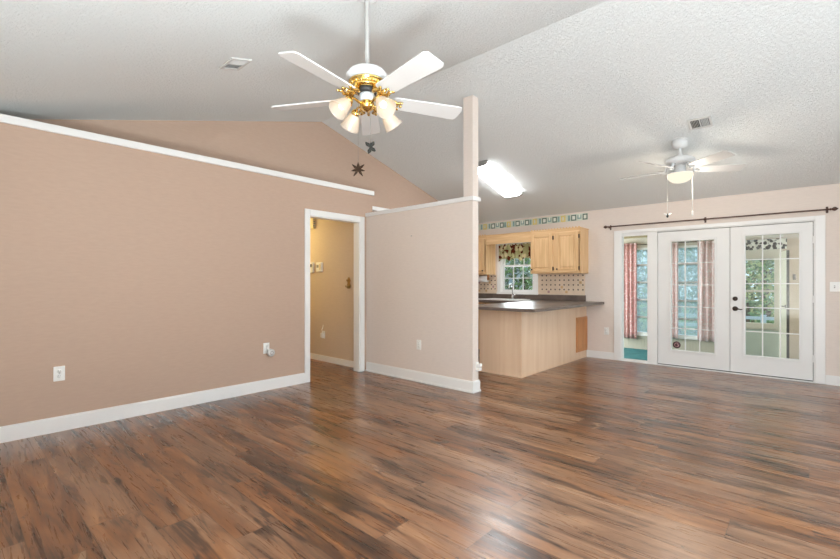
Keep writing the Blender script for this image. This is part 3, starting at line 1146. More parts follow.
fl = thing('fluorescent_ceiling_light', 'long glowing fluorescent fixture with silver ends on the kitchen ceiling', 'ceiling light', (-3.70, 5.88, zc(5.88)), (aF, 0, 0))
b = MB()
hw, hl = 0.165, 0.55
b.box(-hw + 0.02, hw - 0.02, -hl + 0.02, hl - 0.02, -0.030, 0)
b.build('housing', M_WHITEMETAL, fl)
b = MB()
pr = [(-hw, -0.012), (-hw, -0.034), (-hw + 0.03, -0.056), (-hw + 0.09, -0.064), (hw - 0.09, -0.064), (hw - 0.03, -0.056), (hw, -0.034), (hw, -0.012)]
b.prism(pr, -hl + 0.03, hl - 0.03, None, RX90)
b.build('diffuser', M_TUBE, fl, label='glowing white wraparound diffuser')
pe = [(-hw - 0.008, 0), (-hw - 0.008, -0.038), (-hw + 0.03, -0.062), (-hw + 0.09, -0.070), (hw - 0.09, -0.070), (hw - 0.03, -0.062), (hw + 0.008, -0.038), (hw + 0.008, 0)]
for s in (-1, 1):
    b = MB()
    b.prism(pe, s * (hl - 0.012) - 0.018, s * (hl - 0.012) + 0.018, None, RX90)
    b.build('end_cap', M_SILVER, fl)


# ------------------------------------------------------------------ ceiling fans
def blade_mesh(r0, r1, w0, w1, pitch, th=0.008):
    """blade along +X, pitched about its own axis"""
    pts = []
    n = 8
    ry = 0.020
    xs = [r0, r0 + 0.02]
    top = [(r0, w0 / 2 - 0.012), (r0 + 0.012, w0 / 2), (r1 - ry, w1 / 2)]
    for k in range(1, n + 1):
        a = PI / 2 * (1 - k / n)
        top.append((r1 - ry + ry * math.cos(a) + 0.012 * (k / n), w1 / 2 - ry + ry * math.sin(a)))
    pts = top + [(x, -y) for x, y in reversed(top)]
    b = MB()
    b.prism(pts, -th / 2, th / 2, None, Matrix.Rotation(pitch, 3, 'X'))
    return b


def add_iron(parent, ang, z, z_hub, r_in, r_out, mat, ornate=True):
    """curved blade bracket with a pierced plate screwed under the blade"""
    ir = MB()
    R = Matrix.Rotation(ang, 3, 'Z')
    ir.tube([R @ Vector((r_in, 0.0, z_hub)), R @ Vector((r_in + 0.03, 0.0, z_hub - 0.004)), R @ Vector(((r_in + r_out) / 2, 0, z - 0.010)), R @ Vector((r_out + 0.01, 0, z - 0.010))],
            [0.017, 0.016, 0.013, 0.010], None, 8)
    if ornate:
        for s in (-1, 1):
            ir.tube([R @ Vector((r_in + 0.02, s * 0.012, z_hub - 0.004)), R @ Vector((r_in + 0.05, s * 0.040, z - 0.006)), R @ Vector((r_out - 0.03, s * 0.050, z - 0.010)),
                     R @ Vector((r_out, s * 0.030, z - 0.011)), R @ Vector((r_out + 0.02, s * 0.048, z - 0.010))], [0.010, 0.012, 0.011, 0.010, 0.008], None, 8)
            ir.ball(R @ Vector((r_out + 0.022, s * 0.048, z - 0.012)), 0.010, None, (1, 1, 0.7), 10)
        ir.ball(R @ Vector((r_out + 0.03, 0, z - 0.012)), 0.011, None, (1, 1, 0.7), 10)
    return ir.build('blade_iron', mat, parent)


# --- brass and white fan in the living room
FC = (-2.060, 1.779)
zt = zc(FC[1])
f1 = thing('ceiling_fan', 'large white ceiling fan with polished brass and four glass lamp shades', 'ceiling fan', (FC[0], FC[1], zt))


def Z1(z):
    return z - zt


b = MB()
b.lathe([(0, 0.02), (0.072, 0.02), (0.072, Z1(3.044)), (0.055, Z1(3.032)), (0.03, Z1(3.027)), (0, Z1(3.027))], None, 28)
b.build('canopy', M_WHITEMETAL, f1)
b = MB()
b.cyl((0, 0, Z1(3.03)), (0, 0, Z1(2.59)), 0.0145)
b.build('downrod', plain('downrod_grey', (0.36, 0.35, 0.335), 0.45), f1)
b = MB()
b.lathe([(0, Z1(2.597)), (0.03, Z1(2.596)), (0.075, Z1(2.590)), (0.112, Z1(2.574)), (0.129, Z1(2.552)), (0.131, Z1(2.534)), (0.118, Z1(2.520)), (0.10, Z1(2.516)), (0, Z1(2.516))], None, 40)
b.build('motor_housing', M_WHITEMETAL, f1)
b = MB()
b.lathe([(0.104, Z1(2.5155)), (0.114, Z1(2.511)), (0.114, Z1(2.503)), (0.100, Z1(2.497)), (0.100, Z1(2.478)), (0.109, Z1(2.472)), (0.104, Z1(2.463)), (0.07, Z1(2.461)), (0, Z1(2.461))], None, 36)
for k in range(18):
    a = 2 * PI * k / 18
    b.ball((0.103 * math.cos(a), 0.103 * math.sin(a), Z1(2.488)), 0.0095, None, (1, 1, 1.2), 8)
b.build('brass_band', M_BRASS, f1, label='pierced polished brass band')
b = MB()
b.lathe([(0, Z1(2.4605)), (0.075, Z1(2.4605)), (0.055, Z1(2.437)), (0, Z1(2.437))], None, 28)
b.build('flywheel', M_SLOT, f1, label='dark ring under the motor')
b = MB()
b.lathe([(0, Z1(2.4365)), (0.045, Z1(2.4365)), (0.048, Z1(2.428)), (0.048, Z1(2.400)), (0.044, Z1(2.392)), (0, Z1(2.392))], None, 28)
b.build('switch_housing', M_WHITEMETAL, f1)
b = MB()
b.lathe([(0, Z1(2.3915)), (0.040, Z1(2.3915)), (0.046, Z1(2.380)), (0.046, Z1(2.362)), (0.038, Z1(2.346)), (0.022, Z1(2.334)), (0.010, Z1(2.330)), (0, Z1(2.324))], None, 28)
b.build('light_kit_bowl', M_BRASS, f1, label='polished brass fitter bowl')
B0 = math.radians(136.2)
zbl = 2.405
for k in range(5):
    a = B0 + k * 2 * PI / 5
    ir = add_iron(f1, a, Z1(zbl), Z1(2.462), 0.080, 0.190, M_BRASS)
    bl = blade_mesh(0.165, 0.63, 0.112, 0.142, math.radians(-12)).build('blade', M_BLADE, f1)
    bl.location = (0, 0, Z1(zbl) + 0.004)
    bl.rotation_euler = (0, 0, a)
# lamp arms: F direction is 132.2 deg; arms 50+90k deg clockwise of it
for k in range(4):
    a = math.radians(132.2 - (50 + 90 * k))
    R = Matrix.Rotation(a, 3, 'Z')
    b = MB()
    b.tube([R @ Vector((0.035, 0, Z1(2.369))), R @ Vector((0.062, 0, Z1(2.374))), R @ Vector((0.090, 0, Z1(2.386))), R @ Vector((0.112, 0, Z1(2.382))), R @ Vector((0.124, 0, Z1(2.364)))],
           [0.008, 0.009, 0.008, 0.009, 0.011], None, 10)
    arm = b.build('lamp_arm', M_BRASS, f1)
    ax = Vector((0.70, 0, -0.714)).normalized()
    q = Vector((0, 0, 1)).rotation_difference(ax).to_matrix()
    base = Vector((0.124, 0, Z1(2.370)))
    RR = R @ q
    at = R @ base
    b = MB()
    b.lathe([(0, -0.008), (0.018, -0.006), (0.026, 0.004), (0.030, 0.014), (0.028, 0.026), (0, 0.026)], None, 24, RR, at)
    b.build('socket', M_BRASS, f1)
    b = MB()
    out = [(0.026, 0.020), (0.034, 0.034), (0.042, 0.056), (0.049, 0.080), (0.056, 0.104), (0.063, 0.122)]
    inn = [(r - 0.003, z) for r, z in reversed(out)]
    b.lathe(out + [(0.0615, 0.124)] + inn, None, 32, RR, at)
    b.build('lamp_shade', M_SHADE, f1, label='frosted bell glass shade')
    b = MB()
    b.lathe([(0, 0.0265), (0.012, 0.030), (0.013, 0.045), (0.020, 0.062), (0.022, 0.076), (0.016, 0.090), (0, 0.097)], None, 18, RR, at)
    b.build('bulb', M_BULB, f1, label='lit bulb')
# two pull chains; right/forward vectors of the view only serve to space them round the housing
b = MB()
cx, cy = -0.030, -0.032
b.tube([(cx, cy, Z1(2.385)), (cx - 0.006, cy - 0.006, Z1(2.375)), (cx - 0.008, cy - 0.008, Z1(2.30)), (cx - 0.008, cy - 0.008, Z1(2.005))], 0.0016, None, 6)
pc = b.build('pull_chain', M_CHAIN, f1)
b = MB()
c0 = Vector((cx - 0.008, cy - 0.008, Z1(1.965)))
vr = Vector((math.cos(YAW), math.sin(YAW), 0))
for a, l, wd in ((90, 0.045, 0.012), (40, 0.05, 0.011), (140, 0.05, 0.011), (-10, 0.042, 0.010), (190, 0.042, 0.010), (-55, 0.05, 0.010), (235, 0.05, 0.010)):
    d = vr * math.cos(math.radians(a)) + Vector((0, 0, math.sin(math.radians(a))))
    b.tube([c0, c0 + d * l * 0.5, c0 + d * l], [0.006, wd * 0.8, 0.002], None, 8)
b.build('leaf_fob', M_FOB, pc, label='dark brown maple leaf fob')
b = MB()
b.tube([(0.012, 0.010, Z1(2.315)), (0.018, 0.014, Z1(2.27)), (0.018, 0.014, Z1(2.13))], 0.0015, None, 6)
pc = b.build('pull_chain', M_CHAIN, f1)
b = MB()
c0 = Vector((0.018, 0.014, Z1(2.105)))
for a, l, wd in ((60, 0.042, 0.013), (135, 0.045, 0.012), (-40, 0.038, 0.012), (-110, 0.042, 0.012)):
    d = vr * math.cos(math.radians(a)) + Vector((0, 0, math.sin(math.radians(a))))
    b.tube([c0, c0 + d * l * 0.6, c0 + d * l], [0.005, wd, 0.004], None, 8)
b.tube([c0 + Vector((0, 0, -0.025)), c0 + Vector((0, 0, 0.028))], 0.005, None, 8)
b.build('butterfly_fob', M_FOBGREY, pc, label='dark grey butterfly fob')

# --- plain white fan near the french doors
F2 = (-1.15, 5.83)
zt2 = zc(F2[1])
f2 = thing('ceiling_fan', 'smaller white ceiling fan with glowing bowl light near the french doors', 'ceiling fan', (F2[0], F2[1], zt2))


def Z2(z):
    return z - zt2


b = MB()
b.lathe([(0, 0.03), (0.086, 0.03), (0.086, Z2(2.885)), (0.080, Z2(2.862)), (0.055, Z2(2.842)), (0.028, Z2(2.835)), (0, Z2(2.835))], None, 32)
b.build('canopy', M_WHITEMETAL, f2)
b = MB()
b.cyl((0, 0, Z2(2.84)), (0, 0, Z2(2.74)), 0.016)
b.lathe([(0.016, Z2(2.79)), (0.030, Z2(2.77)), (0.045, Z2(2.745)), (0.05, Z2(2.738))], None, 24)
b.build('downrod', M_WHITEMETAL, f2)
b = MB()
b.lathe([(0, Z2(2.742)), (0.06, Z2(2.740)), (0.12, Z2(2.730)), (0.150, Z2(2.712)), (0.157, Z2(2.690)), (0.150, Z2(2.665)), (0.120, Z2(2.648)), (0.085, Z2(2.640)), (0, Z2(2.640))], None, 40)
b.build('motor_housing', M_WHITEMETAL, f2)
b = MB()
b.lathe([(0, Z2(2.6395)), (0.062, Z2(2.6395)), (0.062, Z2(2.57)), (0.085, Z2(2.555)), (0.126, Z2(2.544)), (0.128, Z2(2.536)), (0, Z2(2.536))], None, 36)
b.build('light_fitter', M_WHITEMETAL, f2)
b = MB()
b.lathe([(0, Z2(2.5355)), (0.136, Z2(2.5355)), (0.138, Z2(2.524)), (0.130, Z2(2.498)), (0.11, Z2(2.468)), (0.078, Z2(2.447)), (0.04, Z2(2.437)), (0, Z2(2.435))], None, 36)
b.build('light_bowl', M_BOWL, f2, label='glowing frosted glass bowl')
point('fan_bowl_lamp', (0, 0, Z2(2.36)), 16, (1.0, 0.91, 0.78), 0.12, f2)
for k in range(5):
    a = math.radians(132.2 - (98 + 72 * k))
    add_iron(f2, a, Z2(2.585), Z2(2.640), 0.11, 0.20, M_WHITEMETAL, False)
    bl = blade_mesh(0.18, 0.67, 0.115, 0.140, math.radians(-19)).build('blade', M_BLADE, f2)
    bl.location = (0, 0, Z2(2.585) + 0.006)
    bl.rotation_euler = (0, 0, a)
for s, zl, fob in ((-1, 2.06, True), (1, 2.10, False)):
    p = vr * s * 0.126
    b = MB()
    b.tube([p + Vector((0, 0, Z2(2.546))), p * 1.15 + Vector((0, 0, Z2(2.546))), p * 1.17 + Vector((0, 0, Z2(2.52))), p * 1.17 + Vector((0, 0, Z2(zl)))], 0.0034, None, 6)
    pc = b.build('pull_chain', M_CHAINW, f2)
    c0 = p * 1.17 + Vector((0, 0, Z2(zl)))
    b = MB()
    if fob:
        b.lathe([(0, 0.016), (0.006, 0.012), (0.012, -0.004), (0.014, -0.02), (0.008, -0.034), (0, -0.038)], M_SLOT, 12, None, c0)
        for a in (30, 150):
            d = vr * math.cos(math.radians(a)) + Vector((0, 0, math.sin(math.radians(a))))
            b.tube([c0 + Vector((0, 0, -0.01)), c0 + d * 0.026 + Vector((0, 0, -.01)), c0 + d * 0.05 + Vector((0, 0, -.01))], [0.006, 0.009, 0.004], M_PLASTIC, 8)
        b.build('propeller_fob', None, pc, label='small fob like a fan with white blades')
    else:
        b.lathe([(0, 0.012), (0.005, 0.008), (0.008, -0.01), (0.008, -0.04), (0.004, -0.052), (0, -0.055)], None, 12, None, c0)
        b.build('bell_fob', M_CHAINW, pc)

# ------------------------------------------------------------------ kitchen
# wallpaper border
b = MB()
bx0, bx1 = XG + 0.002, -2.815
bz0, bz1 = 2.325, 2.444
b.box(bx0, bx1, YB - 0.0012, YB, bz0, bz1, M_BORDER)


def patch(x0, x1, z0, z1, m, k=1):
    y = YB - 0.0012 - 0.0004 * k
    b.box(x0, x1, y, y + 0.0004, z0, z1, m)


xq = bx1 - 0.004
per = 0.545
i = 0
while xq > bx0 + per:
    e = xq
    for (u0, u1, m) in ((0.00, 0.085, 's'), (0.105, 0.175, 'l'), (0.195, 0.285, 's'), (0.305, 0.345, 't'), (0.385, 0.475, 'y'), (0.495, 0.535, 't')):
        x1, x0 = e - u0, e - u1
        if m == 's':
            patch(x0, x1, bz0 + 0.008, bz1 - 0.010, M_BGREEN, 1)
            patch(x0 + 0.02, x1 - 0.02, bz0 + 0.028, bz1 - 0.03, M_BCREAM, 2)
        elif m == 'l':
            patch(x0, x1, bz0 + 0.03, bz1 - 0.02, M_BTEAL, 1)
            patch(x0 + 0.02, x1 - 0.02, bz0 + 0.05, bz1 - 0.01, M_BCREAM, 2)
        elif m == 't':
            patch(x0, x1, bz0 + 0.012, bz1 - 0.012, M_BTEAL, 1)
        else:
            patch(x0, x1, bz0 + 0.002, bz1 - 0.004, M_BYELL, 1)
            patch(x0 + 0.03, x1 - 0.035, bz0 + 0.03, bz1 - 0.03, M_BORDER, 2)
    xq -= per
tag(b.build('wallpaper_border'), 'sage wallpaper border with squares and yellow blocks above the kitchen cabinets', 'wallpaper border')

# tile backsplash
b = MB()
tx0, tx1, tz0, tz1 = -3.722, -2.862, 1.042, 1.414


def tiles(x0, x1, z0, z1, seed):
    rnd = random.Random(seed)
    b.box(x0, x1, YB - 0.006, YB, z0, z1, M_TILE)
    st = 0.083
    nx = int((x1 - x0 - 0.03) / st)
    nz = int((z1 - z0 - 0.02) / st)
    for i in range(nx + 1):
        for j in range(nz + 1):
            x = x1 - 0.035 - i * st
            z = z1 - 0.03 - j * st
            if z < z0 + 0.01 or x < x0 + 0.01:
                continue
            s = 0.017
            y = YB - 0.0066
            b.prism([(-s, 0), (0, -s), (s, 0), (0, s)], 0, 0.0006, M_TILEDOT, RX90, (x, YB - 0.006, z))
            if rnd.random() < 0.10:
                b.prism([(0.03 * math.cos(q * PI / 4) * (1 if q % 2 else 0.7), 0.03 * math.sin(q * PI / 4) * (1 if q % 2 else 0.7)) for q in range(8)], 0, 0.0005,
                        rnd.choice((M_TILEMOTIF, M_TILEROSE)), RX90, (x + st / 2, YB - 0.006, z - st / 2))


tiles(tx0, tx1, tz0, tz1, 3)
tag(b.build('tile_backsplash'), 'cream backsplash tiles with dark diamonds right of the kitchen window', 'backsplash')
b = MB()
tiles(XG + 0.01, -4.612, tz0, tz1, 5)
tag(b.build('tile_backsplash'), 'cream backsplash tiles with dark diamonds left of the kitchen window', 'backsplash')

# kitchen window
b = MB()
cw = 0.07
yc = YB - 0.018
b.box(KX0 - cw, KX0 + 0.005, yc, YB, KZ0 - 0.035, KZ1 + cw)
b.box(KX1 - 0.005, KX1 + cw, yc, YB, KZ0 - 0.035, KZ1 + cw)
b.box(KX0, KX1, yc, YB, KZ1 - 0.005, KZ1 + cw)
b.box(KX0 - cw - 0.01, KX1 + cw + 0.01, yc - 0.012, YB, KZ0 - 0.04, KZ0 + 0.004)
b.box(KX0, KX0 + 0.02, YB, YBB, KZ0, KZ1)
b.box(KX1 - 0.02, KX1, YB, YBB, KZ0, KZ1)
b.box(KX0 + 0.02, KX1 - 0.02, YB, YBB, KZ1 - 0.02, KZ1)
b.box(KX0 + 0.02, KX1 - 0.02, YB, YBB, KZ0, KZ0 + 0.012)
kw = struct(b.build('window_2', M_TRIM), 'white double hung kitchen window over the sink')


def sash(x0, x1, z0, z1, y, rows, colsn, parent):
    s = MB()
    f = 0.034
    s.box(x0, x0 + f, y, y + 0.03, z0, z1)
    s.box(x1 - f, x1, y, y + 0.03, z0, z1)
    s.box(x0 + f, x1 - f, y, y + 0.03, z0, z0 + f)
    s.box(x0 + f, x1 - f, y, y + 0.03, z1 - f, z1)
    for k in range(1, colsn):
        xm = x0 + f + (x1 - x0 - 2 * f) * k / colsn
        s.box(xm - 0.007, xm + 0.007, y + 0.006, y + 0.024, z0 + f, z1 - f)
    for k in range(1, rows):
        zm = z0 + f + (z1 - z0 - 2 * f) * k / rows
        s.box(x0 + f, x1 - f, y + 0.007, y + 0.023, zm - 0.007, zm + 0.007)
    o = s.build('sash', M_TRIM, parent)
    s = MB()
    s.box(x0 + f, x1 - f, y + 0.012, y + 0.016, z0 + f, z1 - f)
    s.build('glass_pane', M_GLASS, o)


sash(KX0 + 0.021, KX1 - 0.021, KZ0 + 0.013, 1.60, YB + 0.03, 2, 3, kw)
sash(KX0 + 0.021, KX1 - 0.021, 1.565, KZ1 - 0.021, YB + 0.065, 2, 3, kw)


# pleated cloth
def drape(x0, x1, z0, z1, amp, folds, scallop=0.0, nz=10, th=0.004, nx=None):
    nx = nx or folds * 8
    t = bmesh.new()
    g = []
    for side in (0, 1):
        rows = []
        for j in range(nz + 1):
            r = []
            for i in range(nx + 1):
                u = i / nx
                fl = 0.65 + 0.35 * j / nz
                y = amp * fl * math.sin(2 * PI * folds * u) + 0.25 * amp * math.sin(2 * PI * folds * 1.7 * u + j * 0.3)
                zlow = z0 + scallop * abs(math.sin(PI * 3 * u))
                z = z1 + (zlow - z1) * j / nz
                r.append(t.verts.new((x0 + (x1 - x0) * u, y + side * th, z)))
            rows.append(r)
        g.append(rows)
    for s in (0, 1):
        for j in range(nz):
            for i in range(nx):
                q = (g[s][j][i], g[s][j][i + 1], g[s][j + 1][i + 1], g[s][j + 1][i])
                t.faces.new(q if s else q[::-1])
    edge = [(0, i, 0, i + 1) for i in range(nx)]
    for j in (0, nz):
        for i in range(nx):
            t.faces.new((g[0][j][i], g[0][j][i + 1], g[1][j][i + 1], g[1][j][i]))
    for i in (0, nx):
        for j in range(nz):
            t.faces.new((g[0][j][i], g[0][j + 1][i], g[1][j + 1][i], g[1][j][i]))
    return t


kv = thing('window_valance', 'gathered floral cloth valance over the kitchen window', 'valance', (-4.17, YB - 0.06, 2.0))
b = MB()
b._merge(drape(-0.36, 0.36, -0.33, 0.0, 0.014, 9, 0.05), None, None, None, True)
b.build('cloth', M_FLORAL, kv)
b = MB()
b.cyl((-0.38, 0.002, -0.015), (0.38, 0.002, -0.015), 0.006)
for s in (-1, 1):
    b.box(s * 0.375 - 0.006, s * 0.375 + 0.006, 0, 0.041, -0.022, -0.008)
b.build('rod', M_WHITEMETAL, kv)


# upper cabinets
def cab_door(parent, x0, x1, z0, z1, yf, knob_left, hinges=True):
    b = MB()
    t = 0.02
    s = 0.055
    b.box(x0, x0 + s, yf - t, yf, z0, z1, M_MAPLE, 0.003)
    b.box(x1 - s, x1, yf - t, yf, z0, z1, M_MAPLE, 0.003)
    b.box(x0 + s, x1 - s, yf - t, yf, z0, z0 + s, M_MAPLEX, 0.003)
    b.box(x0 + s, x1 - s, yf - t, yf, z1 - s, z1, M_MAPLEX, 0.003)
    b.box(x0 + s, x1 - s, yf - 0.008, yf - 0.002, z0 + s, z1 - s, M_MAPLE)
    d = b.build('door', None, parent)
    b = MB()
    i0 = 0.028
    b.box(x0 + s + i0, x1 - s - i0, yf - 0.021, yf - 0.0075, z0 + s + i0, z1 - s - i0, None, 0.006)
    b.build('raised_panel', M_MAPLE, d)
    b = MB()
    xk = x0 + 0.028 if knob_left else x1 - 0.028
    b.lathe([(0, 0), (0.007, 0), (0.006, 0.012), (0.014, 0.018), (0.015, 0.024), (0.009, 0.030), (0, 0.031)], None, 16, RX90, (xk, yf - t, z0 + 0.05))
    b.build('knob', M_BRONZE, d, label='dark round knob')
    if hinges:
        xh = x1 + 0.006 if knob_left else x0 - 0.006
        for zz in (z0 + 0.06, z1 - 0.08):
            b = MB()
            b.box(xh - 0.008, xh + 0.008, yf - t - 0.004, yf - 0.001, zz - 0.032, zz + 0.032, None, 0.002)
            b.build('hinge', M_BRONZE, d)


YC = 7.015
CZ0, CZ1 = 1.415, 2.155


def upper(name, x0, x1, doors, label):
    o = thing(name, label, 'cabinet', ((x0 + x1) / 2, YB, CZ0), group='wall cabinets')
    ox = (x0 + x1) / 2

    def X(v):
        return v - ox
    b = MB()
    t = 0.018
    y0, y1 = YC - YB, -0.0005
    h = CZ1 - CZ0
    b.box(X(x0), X(x0) + t, y0, y1, 0, h, M_MAPLE)
    b.box(X(x1) - t, X(x1), y0, y1, 0, h, M_MAPLE)
    b.box(X(x0) + t, X(x1) - t, y0, y1, 0.0, t, M_MAPLEX)
    b.box(X(x0) + t, X(x1) - t, y0, y1, h - t, h, M_MAPLEX)
    b.box(X(x0) + t, X(x1) - t, y1 - 0.006, y1, t, h - t, M_MAPLE)
    b.box(X(x0) + t, X(x1) - t, y0, y0 + t, h - 0.075, h - t, M_MAPLEX)
    b.box(X(x0) + t, X(x1) - t, y0, y0 + t, t, 0.035, M_MAPLEX)
    xs = [d[1] for d in doors[:-1]]
    for d0, d1 in zip(doors, doors[1:]):
        b.box(X(d0[1]) - 0.008, X(d1[0]) + 0.008, y0, y0 + t, 0.035, h - 0.075, M_MAPLE)
    b.build('carcass', None, o)
    for dx0, dx1, kl in doors:
        cab_door(o, X(dx0), X(dx1), 0.022, h - 0.05, y0 - 0.0005, kl)
    b = MB()
    b.box(X(x0) - 0.004, X(x1) + 0.010, y0 - 0.010, y1, h, h + 0.014, M_MAPLEX, 0.003)
    n = int((x1 - x0) / 0.052)
    for k in range(n):
        xx = X(x0) + (k + 0.5) * (x1 - x0) / n
        b.prism([(0.018 * math.cos(q * PI / 8), 0.020 * math.sin(q * PI / 8)) for q in range(9)], 0, 0.010, M_MAPLEX, RX90, (xx, y0 + 0.002, h + 0.0145))
    b.build('scalloped_cornice', None, o)
    return o


upper('wall_cabinet', -3.705, -2.805, [(-3.690, -3.285, True), (-3.225, -2.835, True)], 'two door maple wall cabinet right of the kitchen window')
upper('wall_cabinet', -5.19, -4.640, [(-5.17, -4.675, False)], 'maple wall cabinet left of the kitchen window, half hidden by the half wall')
# wood valance board bridging the two cabinets
vb = thing('valance_board', 'plain maple valance board bridging the two wall cabinets above the window', 'valance board', (-4.1725, YC, 2.00))
b = MB()
b.box(-0.466, 0.466, 0.0, 0.018, -0.015, 0.155)
b.build('board', M_MAPLEX, vb)
b = MB()
b.box(-0.461, 0.454, -0.010, 0.016, 0.155, 0.170, None, 0.003)
b.build('moulding', M_MAPLEX, vb)

# paper towel under the left cabinet
pt = thing('paper_towel_holder', 'white paper towel roll with wooden end under the left wall cabinet', 'paper towel holder', (-4.86, 7.20, CZ0))
b = MB()
rr = Matrix.Rotation(PI / 2, 3, 'Y')
b.lathe([(0.02, 0), (0.062, 0), (0.062, 0.27), (0.02, 0.27)], None, 28, rr, (-0.14, 0, -0.085))
b.build('paper_roll', M_PAPER, pt)
for x in (-0.155, 0.145):
    b = MB()
    b.box(x - 0.008, x + 0.008, -0.028, 0.028, -0.11, -0.0005, None, 0.003)
    b.lathe([(0, 0), (0.032, 0), (0.032, 0.016), (0, 0.016)], None, 20, rr, (x - 0.008, 0, -0.085))
    b.build('end_bracket', M_OAK, pt)
b = MB()
b.cyl((-0.16, 0, -0.085), (0.165, 0, -0.085), 0.012)
b.build('dowel', M_OAK, pt)

# peninsula, wall base cabinets, worktop
PX, PY = -2.838, 5.12
CT = 0.94
pen = thing('peninsula_cabinet', 'pale maple kitchen peninsula with plain panelled back facing the room', 'cabinet', (PX, PY, 0))
b = MB()
b.box(-0.02, 0, 0.02, YB - PY - 0.0005, 0.0, 0.90, None)
b.build('back_panel', M_PANEL, pen)
b = MB()
b.box(-0.66, 0, 0, 0.0195, 0.0, 0.90, None)
b.build('end_panel', M_PANEL, pen)
b = MB()
b.box(-0.66, -0.0205, 0.02, YB - PY - 0.7, 0.09, 0.885)
b.build('carcass', M_MAPLE, pen)
b = MB()
b.box(0.0002, 0.008, 0.0, YB - PY - 0.017, 0, 0.022)
b.box(-0.66, 0.008, -0.008, -0.0002, 0, 0.022)
b.build('base_shoe', M_PANEL, pen)
b = MB()
b.box(-0.004, 0.006, -0.006, 0.006, 0.022, 0.8995)
b.build('corner_strip', M_PANEL, pen)
b = MB()
y0, y1, z0, z1 = 6.90 - PY, YB - PY - 0.006, 0.120, 0.690
b.box(0.0003, 0.018, y0, y1, z0, z1, None, 0.004)
dd = b.build('access_door', M_OAK, pen, label='small orange oak door near the wall')
b = MB()
for q in ((y0 + 0.01, y0 + 0.05, z0 + 0.01, z1 - 0.01), (y1 - 0.05, y1 - 0.01, z0 + 0.01, z1 - 0.01), (y0 + 0.05, y1 - 0.05, z0 + 0.01, z0 + 0.05), (y0 + 0.05, y1 - 0.05, z1 - 0.05, z1 - 0.01)):
    b.box(0.0183, 0.024, *q, None, 0.002)
b.build('door_frame', M_OAK, dd)

bc = thing('base_cabinet', 'maple base cabinet run under the sink behind the peninsula', 'cabinet', (-4.28, YB, 0))
b = MB()
b.box(-0.90, 0.74, -0.60, -0.001, 0.09, 0.885)
b.box(-0.90, 0.74, -0.54, -0.001, 0.0, 0.09)
b.build('carcass', M_MAPLE, bc)
for k in range(3):
    b = MB()
    x0 = -0.88 + k * 0.54
    b.box(x0, x0 + 0.5, -0.62, -0.6005, 0.12, 0.70, None, 0.004)
    d = b.build('door', M_MAPLE, bc)
    b = MB()
    b.lathe([(0, 0), (0.007, 0), (0.006, 0.012), (0.015, 0.02), (0.012, 0.03), (0, 0.031)], None, 14, RX90, (x0 + 0.45, -0.62, 0.65))
    b.build('knob', M_BRONZE, d)
    b = MB()
    b.box(x0, x0 + 0.5, -0.62, -0.6005, 0.72, 0.86, None, 0.004)
    b.build('drawer', M_MAPLE, bc)

wt = thing('worktop', 'dark glossy laminate worktop over the peninsula and along the kitchen wall', 'worktop', (-2.455, 4.755, 0.90))
b = MB()
X0, Y0 = -2.455, 4.755
poly = [(-3.62, 4.755), (-2.455, 4.755), (-2.54, YB - 0.0005), (XG + 0.005, YB - 0.0005), (XG + 0.005, 6.70), (-3.62, 6.70)]
b.prism([(x - X0, y - Y0) for x, y in poly], 0.0, CT - 0.90, None, None, None, 0.006)
b.build('top', M_COUNTER, wt)
b = MB()
b.box(XG + 0.006 - X0, -2.845 - X0, YB - 0.022 - Y0, YB - 0.0005 - Y0, CT - 0.90, CT - 0.90 + 0.101, None, 0.003)
b.build('upstand', M_COUNTER, wt)

sk = thing('kitchen_sink', 'white rimmed sink set in the dark worktop under the window', 'sink', (-4.25, 7.02, CT))
b = MB()
pr = []
sxw, syw = 0.42, 0.26


def rrect(hx, hy, r, n=5):
    out = []
    for cx, cy, a0 in ((hx - r, hy - r, 0), (-hx + r, hy - r, PI / 2), (-hx + r, -hy + r, PI), (hx - r, -hy + r, 1.5 * PI)):
        for k in range(n + 1):
            a = a0 + PI / 2 * k / n
            out.append((cx + r * math.cos(a), cy + r * math.sin(a)))
    return out


t = bmesh.new()
lv = [(sxw, syw, 0.05, 0.0005), (sxw, syw, 0.05, 0.010), (sxw - 0.012, syw - 0.012, 0.05, 0.014), (sxw - 0.04, syw - 0.04, 0.05, 0.012), (sxw - 0.05, syw - 0.05, 0.05, 0.002)]
rings = [[t.verts.new((x, y, z)) for x, y in rrect(hx, hy, r)] for hx, hy, r, z in lv]
for a, c in zip(rings, rings[1:]):
    n = len(a)
    for k in range(n):
        t.faces.new((a[k], a[(k + 1) % n], c[(k + 1) % n], c[k]))
t.faces.new(rings[-1])
b._merge(t, None, None, None, True)
b.build('basin', plain('sink_enamel', (0.80, 0.80, 0.78), 0.15), sk)
b = MB()
b.lathe([(0, 0.0025), (0.03, 0.0025), (0.034, 0.005), (0, 0.005)], None, 20)
b.build('drain', M_CHROME, sk)

fa = thing('kitchen_faucet', 'tall arched chrome faucet behind the sink under the window', 'faucet', (-4.20, 7.235, CT + 0.0145))
fa.location.z = CT + 0.0142
b = MB()
b.lathe([(0, 0), (0.035, 0), (0.034, 0.012), (0.022, 0.03), (0.018, 0.07), (0.013, 0.08), (0, 0.08)], None, 20)
b.build('body', M_CHROME, fa)
b = MB()
pts = [(0, 0, 0.07), (0, 0, 0.22)]
for k in range(1, 10):
    a = PI * k / 9
    pts.append((0, -0.06 + 0.06 * math.cos(a), 0.22 + 0.06 * math.sin(a)))
pts.append((0, -0.12, 0.17))
b.tube(pts, 0.011, None, 12)
b.build('spout', M_CHROME, fa)
b = MB()
b.tube([(0.016, 0, 0.05), (0.05, -0.005, 0.07), (0.085, -0.012, 0.085)], [0.010, 0.008, 0.010], None, 10)
b.build('handle', M_CHROME, fa)

